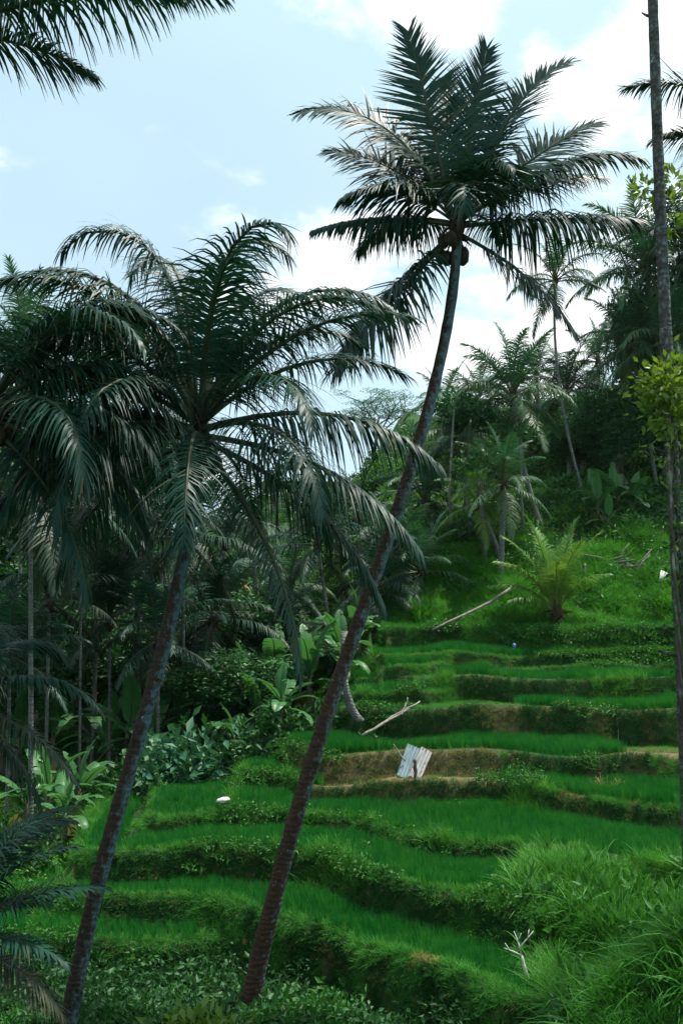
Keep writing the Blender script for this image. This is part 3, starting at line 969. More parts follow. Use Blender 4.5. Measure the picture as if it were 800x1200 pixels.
c2 = at(232, 520, 13.5)
b2 = at(66, 1215, 13.5); b2.z = hz(b2.x, b2.y)
hero_palm('coconut_palm', b2, c2, [at(114, 1040, 13.5), at(164, 860, 13.5), at(208, 690, 13.5)], .112, .090, [
    (172, 84, 150, 4.1, .9, 1.3, 0, 10, 0, 3.0, 10), (60, 86, 130, 3.9, .85, 1.1, 0, -25, 0, 3.5, 10), (-60, 82, 150, 3.6, .85, 1.2, 0, 30, 0, 3.0), (186, 76, 122, 4.1, .9, 1.5, 0, 0, 0, 1.6, -10), (4, 72, 116, 3.8, .9, 1.4, 0, 0, 0, 1.7, 12), (-6, 52, 66, 3.4, .8, .8, 10),
    (16, 44, 68, 3.3, .8, .9, 8), (2, 16, 62, 3.5, 1.05, 1.9, -5), (-10, -10, 46, 3.5, 1.05, 1.7, -5), (10, -24, 42, 3.4, .95, 1.6, -5),
    (178, 38, 76, 3.3, .75, 1.2, 5), (192, 16, 58, 3.3, 1.0, 1.6, 0), (204, -8, 62, 3.9, 1.0, 1.6, 0), (-112, 24, 112, 3.4, .75, .9, 5),
    (-34, -46, 38, 3.7, .5, 1.4, -10, 0, .05), (90, 62, 64, 3.3, .8, .9, 10), (60, 76, 74, 3.8, .8, .8, 10), (122, 80, 120, 4.0, .85, 1.1, 0, 15, 0, 3.0),
    (-72, 68, 90, 3.0, .8, .9, 10), (150, 62, 98, 3.5, .8, .9, 8), (32, 62, 84, 3.4, .8, .9, 8), (100, 26, 62, 3.1, .75, 1.2, 0),
    (225, 45, 100, 3.2, .75, 1.1, 5), (-50, 30, 105, 3.0, .75, 1.1, 5), (205, 66, 92, 3.5, .8, .9, 8), (-20, 66, 96, 3.2, .8, .9, 8),
    (160, -20, 52, 3.0, .9, 1.5, 0), (75, 0, 60, 2.8, .8, 1.4, 0), (-120, 2, 84, 3.3, .95, 1.4, 0), (-85, -8, 74, 3.1, .95, 1.4, 0), (-145, 12, 92, 3.4, .95, 1.4, 0), (-45, 4, 84, 3.1, .95, 1.4, 0), (170, 6, 66, 3.2, 1.0, 1.6, 0), (215, 2, 80, 3.3, .95, 1.5, 0),
], 'leaning coconut palm with blue grey trunk and wide drooping crown full of nuts', 'bark_blue', coco=12, seed=4, stubs=16, dens=.85, wid=.030)

c3 = at(-14, 500, 12.0)
b3 = at(-60, 1000, 12.0); b3.z = hz(b3.x, b3.y)
hero_palm('coconut_palm', b3, c3, [at(-40, 800, 12), at(-22, 620, 12)], .17, .12, [
    (8, 66, 110, 2.9, .75, .9, 8), (-25, 55, 118, 2.8, .75, 1.0, 8), (20, 40, 96, 2.7, .75, 1.2, 5), (-8, 12, 84, 2.6, .75, 1.3, 0),
    (6, -18, 58, 2.7, .7, 1.3, 0), (-40, 10, 100, 2.6, .7, 1.2, 0), (40, 60, 92, 3.0, .75, .9, 8), (60, 66, 100, 3.0, .8, .9, 10),
    (8, 70, 130, 2.9, .8, .9, 8), (120, 60, 90, 3.0, .8, .8, 10), (180, 50, 90, 3.0, .75, .9, 8), (200, 10, 80, 2.8, .75, 1.1, 5),
    (-80, 40, 110, 2.6, .75, 1.0, 5), (-20, -40, 40, 2.7, .6, 1.2, -5), (30, -5, 76, 2.7, .7, 1.3, 0), (14, 28, 100, 2.9, .75, 1.2, 3),
], 'dark drooping coconut palm at the edge of the view beside the blue grey trunked palm', 'bark_blue', coco=4, seed=5)

c7 = at(-62, 48, 11.0)
b7 = at(-330, 1100, 11.0); b7.z = hz(b7.x, b7.y)
hero_palm('coconut_palm', b7, c7, [at(-250, 800, 11), at(-170, 460, 11)], .17, .12, [
    (2, 20, 30, 3.25, .75, 1.2, 5), (4, -6, 26, 1.75, .62, .8, 8), (30, 40, 40, 3.2, .75, .9, 8), (100, 50, 60, 3.2, .75, .9, 8),
    (180, 40, 70, 3.2, .75, .9, 8), (-90, 45, 80, 3.0, .75, .9, 8), (60, 80, 20, 3.0, .8, .5, 15), (-140, 20, 70, 3.0, .75, 1, 5), (140, 5, 70, 3.0, .75, 1, 5),
], 'palm whose fronds hang into the open sky above the pale clouds', 'bark_grey', coco=3, seed=6)

c8 = at(905, 190, 14.0)
b8 = at(960, 900, 14.0); b8.z = hz(b8.x, b8.y)
hero_palm('coconut_palm', b8, c8, [at(945, 600, 14)], .16, .12, [
    (176, 24, 44, 1.7, .55, .8, 8), (150, 60, 60, 2.6, .7, .8, 10), (90, 70, 50, 3.0, .75, .8, 10), (10, 50, 70, 3.1, .75, .9, 8),
    (-30, 10, 70, 3.0, .75, 1, 5), (60, 20, 70, 3, .75, 1, 5), (100, 40, 80, 2.8, .75, 1, 5), (30, 80, 20, 3, .75, .5, 15),
], 'palm reaching a single frond tip past the tall bare trunk', 'bark_grey', coco=0, seed=7)

# young palms low at the left
c5 = at(-50, 835, 11.5)
b5 = Vector((c5.x - .3, c5.y, hz(c5.x - .3, c5.y)))
hero_palm('young_palm', b5, c5, [], .12, .09, [
    (0, 22, 78, 1.75, .36, 1.0, 5), (-8, -14, 44, 1.7, .34, 1.0, 5, 0, .15), (60, 45, 90, 1.7, .5, .9, 8), (100, 50, 80, 1.9, .6, .9, 8),
    (180, 40, 80, 2.2, .6, .9, 8), (-80, 40, 90, 2.0, .6, 1, 8), (10, -34, 50, 1.6, .4, 1.2, 0, 0, .1), (120, 20, 80, 2, .6, 1, 5),
], 'young palm with arching fronds tipped in silver over the banana clump', 'bark_blue', seed=8, stubs=4, rings=30)
c6 = at(-62, 1120, 10.5)
b6 = Vector((c6.x, c6.y, hz(c6.x, c6.y)))
hero_palm('young_palm', b6, c6, [], .10, .08, [
    (-5, 48, 40, 1.45, .42, .4, 15), (8, 26, 30, 1.5, .42, .5, 12), (-15, 8, 36, 1.3, .36, .7, 8), (25, 64, 50, 1.5, .5, .5, 15),
    (60, 50, 60, 1.8, .5, .7, 10), (150, 50, 70, 1.8, .5, .7, 10), (-100, 40, 80, 1.6, .5, .8, 10), (0, -12, 50, 1.4, .4, 1.1, 5, 0, .4),
], 'low feathery young palm beside the foot of the blue grey palm trunk', 'bark_blue', m='frond', seed=9, stubs=3, rings=20)

# library of shared leaves for the palms farther back
LIB = {}
for mk in ('frond', 'frond_far', 'frond_young'):
    LIB[mk] = [(el, frond_mesh(3.3, el, be, .72, dr, ve, 56, 900 + i, M[mk], 1.5, sw, dry, .05)) for i, (el, be, dr, ve, sw, dry) in enumerate([
        (82, 30, .5, 15, 0, 0), (72, 70, .7, 12, 5, 0), (64, 50, .6, 12, -6, .04), (52, 66, .8, 10, 0, 0), (44, 90, 1.0, 8, 8, .08), (30, 62, 1.0, 6, 0, .04),
        (20, 84, 1.2, 4, -6, .15), (4, 60, 1.3, 2, 0, .1), (-18, 46, 1.3, 0, 6, .08), (-40, 36, 1.1, 0, 0, .22)])]


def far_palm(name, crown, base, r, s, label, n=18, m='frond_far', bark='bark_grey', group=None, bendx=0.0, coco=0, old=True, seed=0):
    g = np.random.default_rng(seed + 50)
    base = Vector(base)
    root = thing(name, base, label, 'palm', group)
    top = Vector(crown) - base
    mid = top * .5 + Vector((bendx, 0, 0))
    tm, C = trunk_mesh([(0, 0, -.4), tuple(mid), tuple(top)], r, r * .75, M[bark], 8, 26, 1.3, .02)
    link('trunk', tm, root)
    hub(root, C[-1], .9 * s, 5)
    lib = LIB[m]
    for i in range(n):
        f = i / (n - 1)
        k = min(int(f * (len(lib) if old else len(lib) - 3)), len(lib) - 1)
        o = link('frond', lib[k][1], root)
        az = i * 2.39996 + g.normal(0, .2)
        o.location = C[-1] + np.array([math.cos(az) * .06, math.sin(az) * .06, .25 - .3 * f])
        o.rotation_euler = (g.normal(0, .08), g.normal(0, .10), az)
        q = s * (.85 + .25 * g.random())
        o.scale = (q, q, q)
    if coco:
        nuts(root, C[-1], coco, .12, .26)
    return root


FP = [
    ('coconut_palm', (58, 705), (55, 900), 29, .06, .85, 'low dark palm in the shade behind the silver tipped young palm', dict(n=18, m='frond')),
    ('coconut_palm', (128, 728), (132, 880), 31, .06, .80, 'low dark palm between the thin pale trunks', dict(n=18, m='frond')),
    ('coconut_palm', (185, 752), (186, 880), 29.5, .06, .72, 'low dark palm just behind the blue grey trunk', dict(n=16, m='frond')),
    ('coconut_palm', (250, 728), (246, 860), 33, .07, .85, 'dark palm over the middle of the banana grove', dict(n=18, m='frond')),
    ('coconut_palm', (12, 770), (10, 930), 27, .06, .75, 'low dark palm at the edge of the shady ravine', dict(n=16, m='frond')),
    ('coconut_palm', (330, 742), (335, 850), 35, .07, .72, 'dark palm in the grove beside the lichen spotted trunk', dict(n=16, m='frond')),  # name, crown px, base px, depth, trunk radius, leaf scale, label, options
    ('coconut_palm', (650, 330), (690, 545), 44, .075, .78, 'slender palm with curved pale trunk rising clear of the jungle into the clouds', dict(bendx=-.55, n=16)),
    ('coconut_palm', (601, 466), (642, 606), 41, .13, .98, 'spreading pale fronded palm with leaning trunk above the young yellow palm', dict(n=20, bendx=-.3)),
    ('coconut_palm', (541, 512), (566, 640), 42, .10, .85, 'bushy crowned palm on twin pale trunks left of the spreading pale palm', dict(n=20, bendx=.2)),
    ('coconut_palm', (532, 522), (552, 650), 43.5, .09, .72, 'smaller palm tucked behind the bushy crowned palm', dict(n=16)),
    ('coconut_palm', (662, 462), (668, 560), 50, .16, .95, 'dark full palm behind the curved pale trunk on the ridge', dict(n=20, m='frond')),
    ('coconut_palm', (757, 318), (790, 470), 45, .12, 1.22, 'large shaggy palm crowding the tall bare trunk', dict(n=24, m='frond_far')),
    ('coconut_palm', (738, 405), (770, 520), 46, .10, .92, 'palm below the large shaggy palm on the wooded slope', dict(n=20)),
    ('coconut_palm', (780, 400), (790, 520), 44, .10, 1.02, 'palm half hidden behind the tall bare trunk and the lime vine', dict(n=20)),
    ('coconut_palm', (590, 568), (585, 648), 37.5, .13, .72, 'short palm with arching silver fronds above the grass mound', dict(n=16, old=True)),
    ('coconut_palm', (560, 590), (590, 650), 38.5, .12, .62, 'small palm with yellowing low fronds beside the thin white trunks', dict(n=12, m='frond_young')),
    ('coconut_palm', (497, 590), (505, 690), 44, .14, .85, 'drooping grey green palm right of the leaning lichen trunk', dict(n=18)),
    ('coconut_palm', (462, 650), (470, 740), 38, .14, .80, 'low bluish palm at the foot of the jungle wall', dict(n=18)),
    ('coconut_palm', (492, 672), (498, 742), 37, .13, .72, 'low palm with dense arching leaves by the grass mound', dict(n=18)),
    ('coconut_palm', (440, 690), (446, 765), 36, .13, .70, 'low shaggy palm behind the leaning lichen trunk', dict(n=16, m='frond')),
    ('coconut_palm', (520, 478), (528, 620), 58, .15, .9, 'far palm at the low end of the wooded ridge', dict(n=16)),
    ('coconut_palm', (560, 470), (566, 600), 60, .15, .9, 'far palm showing over the bushy crowned palm', dict(n=16)),
    ('coconut_palm', (628, 440), (634, 560), 58, .15, .85, 'far palm peeping between the spreading palm and the curved trunk', dict(n=16)),
    ('coconut_palm', (700, 425), (704, 520), 56, .15, .9, 'far palm on the skyline right of the curved pale trunk', dict(n=16)),
    ('coconut_palm', (298, 626), (309, 740), 50, .14, .80, 'lone palm on a thin white trunk in the gap of the valley', dict(n=16, bendx=-.2)),
    ('coconut_palm', (338, 690), (388, 752), 42, .15, .75, 'leaning palm with browning crown above the banana grove', dict(n=14, bendx=.3)),
    ('coconut_palm', (262, 640), (258, 780), 40, .08, .85, 'dark palm in the shade behind the long hanging narrow frond', dict(n=18, m='frond')),
    ('coconut_palm', (372, 640), (392, 770), 36, .08, .85, 'shaded palm behind the leaning lichen trunk above the banana grove', dict(n=18, m='frond')),
    ('coconut_palm', (418, 610), (424, 745), 46, .14, .85, 'palm showing between the drooping fronds and the lichen trunk', dict(n=18, m='frond')),
    ('coconut_palm', (215, 630), (216, 838), 31, .06, .95, 'shaded palm with grey trunk standing behind the blue grey palm', dict(n=18, m='frond')),
    ('coconut_palm', (163, 590), (164, 835), 32, .05, .95, 'shaded palm with a thin pale trunk beside the far left steps', dict(n=18, m='frond')),
    ('coconut_palm', (95, 600), (95, 915), 29, .042, .90, 'shaded palm on a very thin white trunk in front of the far steps', dict(n=16, m='frond')),
    ('coconut_palm', (36, 560), (40, 925), 23, .065, 1.0, 'shaded palm with lichen blotched trunk above the banana clump', dict(n=20, m='frond')),
    ('coconut_palm', (120, 480), (110, 860), 33, .08, 1.1, 'tall palm filling the shade behind the two front crowns', dict(n=22, m='frond')),
    ('coconut_palm', (30, 420), (20, 860), 36, .08, 1.1, 'tall pale green palm behind the dark edge palm', dict(n=22)),
    ('coconut_palm', (190, 560), (190, 800), 42, .07, 1.0, 'palm deep in the shade over the far stepped fields', dict(n=20, m='frond')),
    ('coconut_palm', (320, 585), (330, 740), 62, .15, .9, 'hazy palm at the head of the valley', dict(n=16)),
    ('coconut_palm', (275, 600), (280, 740), 66, .15, .95, 'second hazy palm at the head of the valley beside the lone palm', dict(n=16)),
    ('coconut_palm', (806, 285), (810, 480), 44, .1, 1.0, 'upper palm on the steep wooded slope behind the tall trunk', dict(n=20, m='frond')),
]
for i, (nm, cp, bp, Y, r, s, lab, kw) in enumerate(FP):
    c = at(cp[0], cp[1], Y)
    b = at(bp[0], bp[1], Y)
    b.z = min(hz(b.x, b.y), c.z - 1.2)
    far_palm(nm, c, b, r, s, lab, seed=i, **kw)

# the young yellowish palm on the top terrace: no trunk to speak of
yp = foot(650, 716, 33.9)
hero_palm('young_palm', yp, yp + Vector((.05, 0, .35)), [], .16, .14, [
    (178, 84, 24, 3.3, .65, .4, 15), (20, 84, 22, 3.2, .65, .4, 15), (0, 74, 34, 3.0, .6, .5, 12), (160, 72, 40, 3.1, .6, .6, 12, 0, .05),
    (190, 60, 56, 2.7, .6, .7, 10, 0, .12), (172, 46, 60, 2.3, .6, .8, 8, 0, .05), (-60, 78, 46, 2.6, .6, .5, 12, 0, .1), (-100, 70, 70, 2.3, .6, .7, 10, 0, .15),
    (60, 76, 36, 3.0, .6, .5, 12), (110, 80, 30, 3.1, .6, .5, 12), (8, 54, 52, 2.3, .55, .7, 10), (-30, 58, 60, 2.1, .55, .8, 8, 0, .05), (200, 34, 60, 1.9, .55, 1, 5), (-85, 82, 10, 1.6, .35, .4, 30, 0, .3),
], 'young coconut palm with yellow tinged fronds rising straight from the top terrace', 'fibre', m='frond_young', seed=11, stubs=5, rings=12)


# ---------------------------------------------------------------- tall bare trunk with climbing vine
tb = at(806, 960, 13.0); tb.z = hz(tb.x, tb.y)
root = thing('bare_trunk_palm', tb, 'very tall slender bare trunk with a lime leaved vine round its lower half', 'palm')
pts = [(0, 0, -.4)] + [tuple(at(px, py, 13.0) - tb) for px, py in ((799, 780), (789, 560), (778, 380), (772, 200), (764, 0))] + [tuple(at(759, -160, 13.0) - tb)]
tm, C = trunk_mesh(pts, .105, .065, M['bark_tall'], 12, 110, 1.2, .02)
link('trunk', tm, root)
hub(root, C[-1], .6, 4)
for i in range(11):
    o = link('frond', LIB['frond'][min(i // 2, 5)][1], root)
    o.location = C[-1] + np.array([0, 0, .15]); o.rotation_euler = (0, 0, i * 2.4); o.scale = (.55,) * 3
b = MB()
for k, (py, sd, l) in enumerate([(22, -1, .16), (432, 1, .2), (530, -1, .25), (742, -1, .22), (770, -1, .3)]):
    zc = at(780, py, 13).z - tb.z
    j = int(np.argmin(np.abs(C[:, 2] - zc)))
    b.tube([C[j], C[j] + np.array([sd * l * .6, 0, .02]), C[j] + np.array([sd * l, .02, .08])], [.03, .022, .01], 5)
link('branch_stub', b.mesh('branch_stub', M['bark_tall']), root)

vr = thing('climbing_vine', tb + Vector((0, 0, .1)), 'vine with glossy lime green leaves clinging to the tall bare trunk', 'vine')
off = tb + Vector((0, 0, .1))


def vine_leaves(cx, cy, Y, rx, rz_, n, leaf, m, parent, nm='foliage'):
    c = np.array(at(cx, cy, Y) - off)
    u = rng.normal(size=(n, 3)) * np.array([rx, rx * .8, rz_])
    D = u / (np.linalg.norm(u, axis=1)[:, None] + 1e-6) + rand_dirs(n, .2) * .8
    V, F = leaf_quads(c + u, D, rand_dirs(n, .6), leaf * (.7 + .6 * rng.random(n)), leaf * .5)
    return link(nm, make_mesh(nm, V, F, m), parent)


vine_leaves(776, 452, 12.75, .16, .15, 330, .12, M['vine'], vr)
vine_leaves(770, 480, 12.85, .10, .12, 120, .12, M['vine'], vr)
vine_leaves(795, 440, 12.9, .12, .16, 160, .12, M['vine'], vr)
vine_leaves(792, 490, 12.75, .16, .22, 220, .14, M['vine'], vr)
vine_leaves(786, 590, 12.8, .08, .5, 60, .09, M['vine'], vr)
vine_leaves(797, 640, 12.85, .07, .7, 240, .10, M['jungle'], vr)
vine_leaves(796, 770, 12.85, .07, .35, 50, .10, M['weed'], vr)
ep = thing('epiphyte', at(770, 222, 12.95), 'yellow green leafy epiphyte on the upper part of the tall bare trunk', 'epiphyte')
off = ep.location.copy()
vine_leaves(756, 218, 13.1, .09, .09, 60, .15, M['vine'], ep)
vine_leaves(787, 214, 13.1, .10, .08, 50, .15, M['vine'], ep)
vine_leaves(786, 262, 13.1, .07, .10, 36, .14, M['vine'], ep)
_e = MB()
for dx_, dz_ in ((-.17, .05), (.18, .08), (.17, -.4)):
    _e.tube([(.02, .02, -.1), (dx_ * .5, .08, dz_ * .5), (dx_, .14, dz_)], [.014, .01, .006], 5)
link('stem', _e.mesh('stem', M['bark']), ep)
off = tb + Vector((0, 0, .1))
b = MB()
for k in range(5):
    q = [np.array(at(793 + 5 * math.sin(i * 1.1 + k * 1.3) + (i - 4) * -2.2, 480 + (8 - i) * 45, 12.86 + .12 * math.cos(i + k)) - off) for i in range(9)]
    b.tube(q, .018, 5)
link('stem', b.mesh('stem', M['bark']), vr)


# ---------------------------------------------------------------- broad leaved trees
def limb_tree(seed, h, spread, crown_z, levels=3, nb=5, m='jungle', leaf=.28, per=46, cr=.75, flat=.75, name='tree', tr=.22, umbrella=False):
    g = random.Random(seed)
    wood = MB(); tips = []

    def grow(p, d, l, r, lv):
        pts = [p]; dd = d.copy(); q = p.copy()
        for k in range(4):
            dd = dd + np.array([g.gauss(0, .12), g.gauss(0, .12), g.gauss(.03, .08)])
            dd /= np.linalg.norm(dd)
            q = q + dd * l / 4
            pts.append(q)
        wood.tube(pts, np.linspace(r, r * .55, 5), 7 if lv == 0 else 5)
        if lv == levels:
            tips.append(q); return
        for k in range(nb if lv else nb + 1):
            a = g.random() * 6.28 if lv else k * 6.28 / (nb + 1) + g.random()
            e = g.uniform(.25, .9) if not umbrella else g.uniform(.15, .5)
            nd = np.array([math.cos(a) * math.cos(e), math.sin(a) * math.cos(e), math.sin(e)])
            nd = nd * .8 + dd * .35; nd /= np.linalg.norm(nd)
            j = g.randint(2, 4)
            grow(np.array(pts[j]), nd, l * g.uniform(.55, .8) * spread, r * .5, lv + 1)
            if lv >= 1: tips.append(np.array(pts[j]) + nd * .2)
    grow(np.array([0, 0, -.3]), np.array([0, 0, 1.0]), crown_z, tr, 0)
    Cs, Ds = [], []
    for t in tips:
        n = int(per * g.uniform(.5, 1.4))
        u = rng.normal(size=(n, 3)); u *= np.minimum(1, 1.5 / np.linalg.norm(u, axis=1))[:, None]
        u = u * np.array([cr, cr, cr * flat * (.35 if umbrella else 1)]) * .6
        Cs.append(t + u); Ds.append(u / (np.linalg.norm(u, axis=1)[:, None] + 1e-6) * .6 + rand_dirs(n, .1) * .9)
    C_, D_ = np.concatenate(Cs), np.concatenate(Ds)
    s = h / max(C_[:, 2].max(), 1)
    V, F = leaf_quads(C_, D_, rand_dirs(len(C_), 1.2), leaf * (.6 + .8 * rng.random(len(C_))), leaf * .5)
    return wood.mesh('trunk', M['bark']), make_mesh('crown', V, F, M[m]), s


TREES = {
    'dense': limb_tree(1, 9, .95, 3.4, 2, 5, 'jungle', .17, 240, 1.0),
    'dense2': limb_tree(5, 9, 1.0, 3.0, 2, 5, 'jungle', .16, 240, .95),
    'teal': limb_tree(9, 9, .95, 4.0, 2, 5, 'jungle_teal', .17, 180, .85),
    'airy': limb_tree(14, 9, .9, 4.2, 2, 5, 'jungle_teal', .14, 60, .7),
    'umbrella': limb_tree(21, 12, 1.0, 5.5, 2, 6, 'hazed_leaf', .20, 80, 1.15, .5, umbrella=True),
}
for kk, (a_, c_, s_) in TREES.items():
    v = np.zeros(len(c_.vertices) * 3); c_.vertices.foreach_get('co', v)


def tree(kind, loc, h, label, name='broadleaf_tree', group=None, rz=None, cat='tree', wide=1.0):
    a_, c_, s_ = TREES[kind]
    zmax = 9.0 if kind != 'umbrella' else 12.0
    root = thing(name, loc, label, cat, group, rng.random() * 6.28 if rz is None else rz)
    k = s_ * h / zmax
    root.scale = (k * wide, k * wide, k)
    link('trunk', a_, root); link('crown', c_, root)
    return root


TR = [
    ('dense', 60, 640, 40, 'dark tree shading the far stepped fields', 1.3), ('dense2', 128, 655, 38, 'dark tree over the banana plants right of the far steps', 1.1),
    ('dense', 20, 690, 34, 'low dark tree behind the silver tipped young palm', 1.2), ('dense2', 175, 700, 37, 'dark tree behind the thin pale trunked palm', 1.2), ('dense', 300, 690, 44, 'dark tree behind the middle of the banana grove', 1.2),  # kind, base px x, treetop px y, depth, label, width
    ('umbrella', 438, 450, 84, 'feathery flat topped tree standing pale against the cloud', 1.1),
    ('dense', 806, 225, 46, 'tall dark tree crown against the sky behind the tall bare trunk', .5),
    ('dense2', 782, 330, 50, 'dark round tree behind the large shaggy palm', .6),
    ('airy', 705, 418, 52, 'airy small leaved tree on the skyline beside the curved trunk palm', 1.0),
    ('dense', 690, 478, 50, 'dark tree in the shade above the banana plants on the slope', .9),
    ('dense2', 742, 445, 46, 'dense shady tree above the banana plants near the lime vine', .8),
    ('dense', 785, 430, 46, 'deep green tree behind the lime leaved vine', .9),
    ('dense2', 640, 480, 54, 'dark tree behind the spreading pale palm', 1.2),
    ('teal', 612, 455, 62, 'bluish tree behind the crown of the spreading pale palm', 1.1),
    ('dense', 575, 510, 52, 'dark tree under the crown of the bushy palm', 1.2),
    ('teal', 500, 520, 66, 'bluish tree at the low end of the ridge', 1.2),
    ('dense2', 520, 560, 50, 'dark tree behind the twin pale trunks', 1.3),
    ('dense', 470, 575, 54, 'dark tree behind the leaning lichen trunk on the jungle edge', 1.3),
    ('teal', 480, 640, 43, 'low bluish tree among the small palms under the ridge', 1.2),
    ('teal', 345, 640, 58, 'rounded light green tree in the valley gap', 1.3),
    ('dense', 400, 640, 56, 'dark tree in the valley behind the drooping fronds', 1.3),
    ('dense2', 250, 650, 58, 'dark tree at the valley head behind the lone palm', 1.3),
    ('airy', 170, 470, 44, 'airy tree glimpsed between the two front palm crowns', 1.0),
    ('dense', 130, 560, 50, 'dark tree behind the shaded palms over the far steps', 1.3),
    ('dense2', 60, 520, 48, 'dark tree behind the drooping edge palm', 1.3),
    ('dense', 10, 480, 46, 'dark tree at the edge of the far valley side', 1.3),
    ('dense2', 215, 690, 36, 'low dark tree in the shade behind the grey palm trunk', 1.2),
    ('dense', 330, 720, 36, 'low dark tree rising from the banana grove', 1.1),
    ('dense2', 270, 760, 32, 'shady tree in the ravine beside the long hanging narrow frond', 1.0),
    ('dense', 385, 745, 33, 'dark small tree behind the lichen trunk at the field corner', 1.0),
]
for kd, px, py, Y, lab, wide in TR:
    g_ = at(px, 700, Y); zz = hz(g_.x, Y)
    h = max(at(px, py, Y).z - zz, 1.5)
    tree(kd, (g_.x, Y, zz), h, lab, wide=wide * min(1.6, max(.8, 7 / h)))


# ---------------------------------------------------------------- banana plants
def banana_leaf(seed, L=1.9, w=.5, el=60, bend=80, dry=0.0):
    g = np.random.default_rng(seed)
    K = 15
    s = np.linspace(0, 1, K)
    e = np.radians(el - bend * s ** 1.4)
    P = np.concatenate([[np.zeros(3)], np.cumsum(np.stack([np.cos(e), 0 * e, np.sin(e)], 1)[1:] * L / (K - 1), 0)])
    b = MB()
    b.tube(P[::2], .026 * (1 - s[::2]) + .006, 5)
    b.T[-1][:] = .1
    T = np.gradient(P, axis=0); T /= np.linalg.norm(T, axis=1)[:, None]
    Nn = np.cross(T, np.array([0, 1.0, 0])); Nn *= np.sign(Nn[:, 2:] + 1e-6)
    prof = w * np.sin(np.pi * np.clip((s - .14) / .86, 0, 1) ** .75) ** .55
    fold = R(22) + g.normal(0, .05)
    for sd in (-1, 1):
        tear = 0.0
        for k in range(2, K - 1):
            if g.random() < .38: tear = g.normal(0, .22)
            f = fold + tear
            for_ = []
            for q, kk in ((0, k), (1, k + 1)):
                sh = -.12 * prof[kk] if q == 1 and g.random() < .5 else 0
                d = np.array([0, sd * math.cos(f), 0]) + Nn[kk] * math.sin(f) * .8
                e1 = P[kk] + d * prof[kk] * .5 + T[kk] * prof[kk] * .10
                dd = np.array([0, sd * math.cos(f - .6), 0]) + Nn[kk] * math.sin(f - .6) * .9
                e2 = e1 + dd * prof[kk] * .5 + T[kk] * (prof[kk] * .14 + sh)
                for_.append((P[kk], e1, e2))
            (a, b1_, c), (d_, e_, f_) = for_
            b.add([a, b1_, c, d_, e_, f_], [(0, 1, 4, 3), (1, 2, 5, 4)], dry + max(0, g.normal(.02, .06)))
    return b.mesh('leaf', M['banana'])


BL = [banana_leaf(40 + i, *p) for i, p in enumerate([(1.9, .30, 84, 30), (2.0, .33, 72, 60), (2.0, .34, 60, 80), (1.9, .32, 48, 85), (1.8, .30, 30, 85, .05), (1.6, .26, -10, 70, .6)])]
_bs = MB().tube([(0, 0, -.2), (.02, 0, .5), (0, .03, 1.1), (.01, 0, 1.5)], [.12, .105, .09, .06], 9, True, .06)
BSTEM = _bs.mesh('stem', M['banana_stem'], True)


def banana(loc, s, label, n=8, group=None):
    root = thing('banana_plant', loc, label, 'banana plant', group, rng.random() * 6.28, s)
    link('stem', BSTEM, root)
    for i in range(n):
        k = min(5, int(i * 6 / n + rng.random() * .6))
        o = link('leaf', BL[k], root)
        o.location = (.01, 0, 1.45 - .06 * i)
        o.rotation_euler = (rng.normal(0, .1), rng.normal(0, .12), i * 2.4 + rng.normal(0, .3))
        q = .8 + .35 * rng.random(); o.scale = (q, q, q)
    return root


BAN = [
    (60, 900, 33, 1.1, 'banana plant in deep shade left of the very thin white trunk'), (20, 905, 32, 1.1, 'banana plant in deep shade at the edge of the far steps'), (150, 890, 30, 1.0, 'banana plant in the shade left of the blue green shrubs'),
    (195, 835, 35, 1.2, 'tall banana plant in the shade behind the blue grey trunk'), (250, 810, 37, 1.3, 'banana plant deep in the grove behind the long hanging narrow frond'),  # px of foot, depth, size, label
    (55, 985, 24, .75, 'banana plant by the lichen blotched trunk below the silver tipped fronds'),
    (75, 990, 22.5, .62, 'small banana plant in front of the banana clump at the ravine'),
    (92, 968, 25, .70, 'banana plant at the foot of the very thin white trunk'),
    (30, 975, 25, .65, 'banana plant half hidden under the young palm with silver tips'),
    (128, 860, 32, 1.0, 'banana plant with upright leaves right of the far stepped fields'),
    (145, 840, 34, 1.0, 'banana plant beside the thin pale trunked palm'),
    (110, 850, 36, .95, 'banana plant before the far rice steps'),
    (178, 860, 30, .9, 'banana plant leaning over behind the blue grey trunk'),
    (262, 850, 31, .95, 'banana plant by the long hanging narrow frond in the grove'),
    (285, 842, 32, 1.05, 'tall banana plant in the middle of the shady grove'),
    (300, 850, 30, .9, 'banana plant at the near edge of the shady grove'),
    (322, 830, 33, 1.1, 'banana plant with broad arching leaves in the grove'),
    (345, 820, 34, 1.1, 'banana plant at the top of the grove under the leaning brown palm'),
    (362, 835, 31, 1.0, 'banana plant beside the lichen spotted trunk'),
    (330, 862, 28.5, .7, 'small banana plant over the bright grassy corner'),
    (275, 870, 28.5, .65, 'small banana plant with one bright yellow green leaf below the grove'),
    (310, 800, 38, 1.2, 'pale banana plant at the back of the grove'),
    (350, 790, 39, 1.1, 'back banana plant under the drooping palm fronds'),
    (238, 830, 35, 1.1, 'banana plant in deep shade by the grey palm trunk'),
    (212, 850, 31, .9, 'banana plant in the shade right of the blue grey trunk'),
    (700, 590, 42, .8, 'banana plant with tall upright leaves on the hillside'),
    (722, 585, 42.5, .85, 'wide leaved banana plant in the middle of the hillside clump'),
    (742, 588, 42, .75, 'banana plant at the end of the hillside clump near the vine'),
    (690, 592, 43, .7, 'banana plant beside the foot of the curved pale trunk'),
    (712, 600, 40.5, .6, 'small banana plant in front of the hillside clump'),
    (420, 770, 34, .8, 'banana plant at the dark corner of the upper fields'),
    (400, 800, 31, .8, 'banana plant behind the lichen trunk near the curved pale stem'),
]
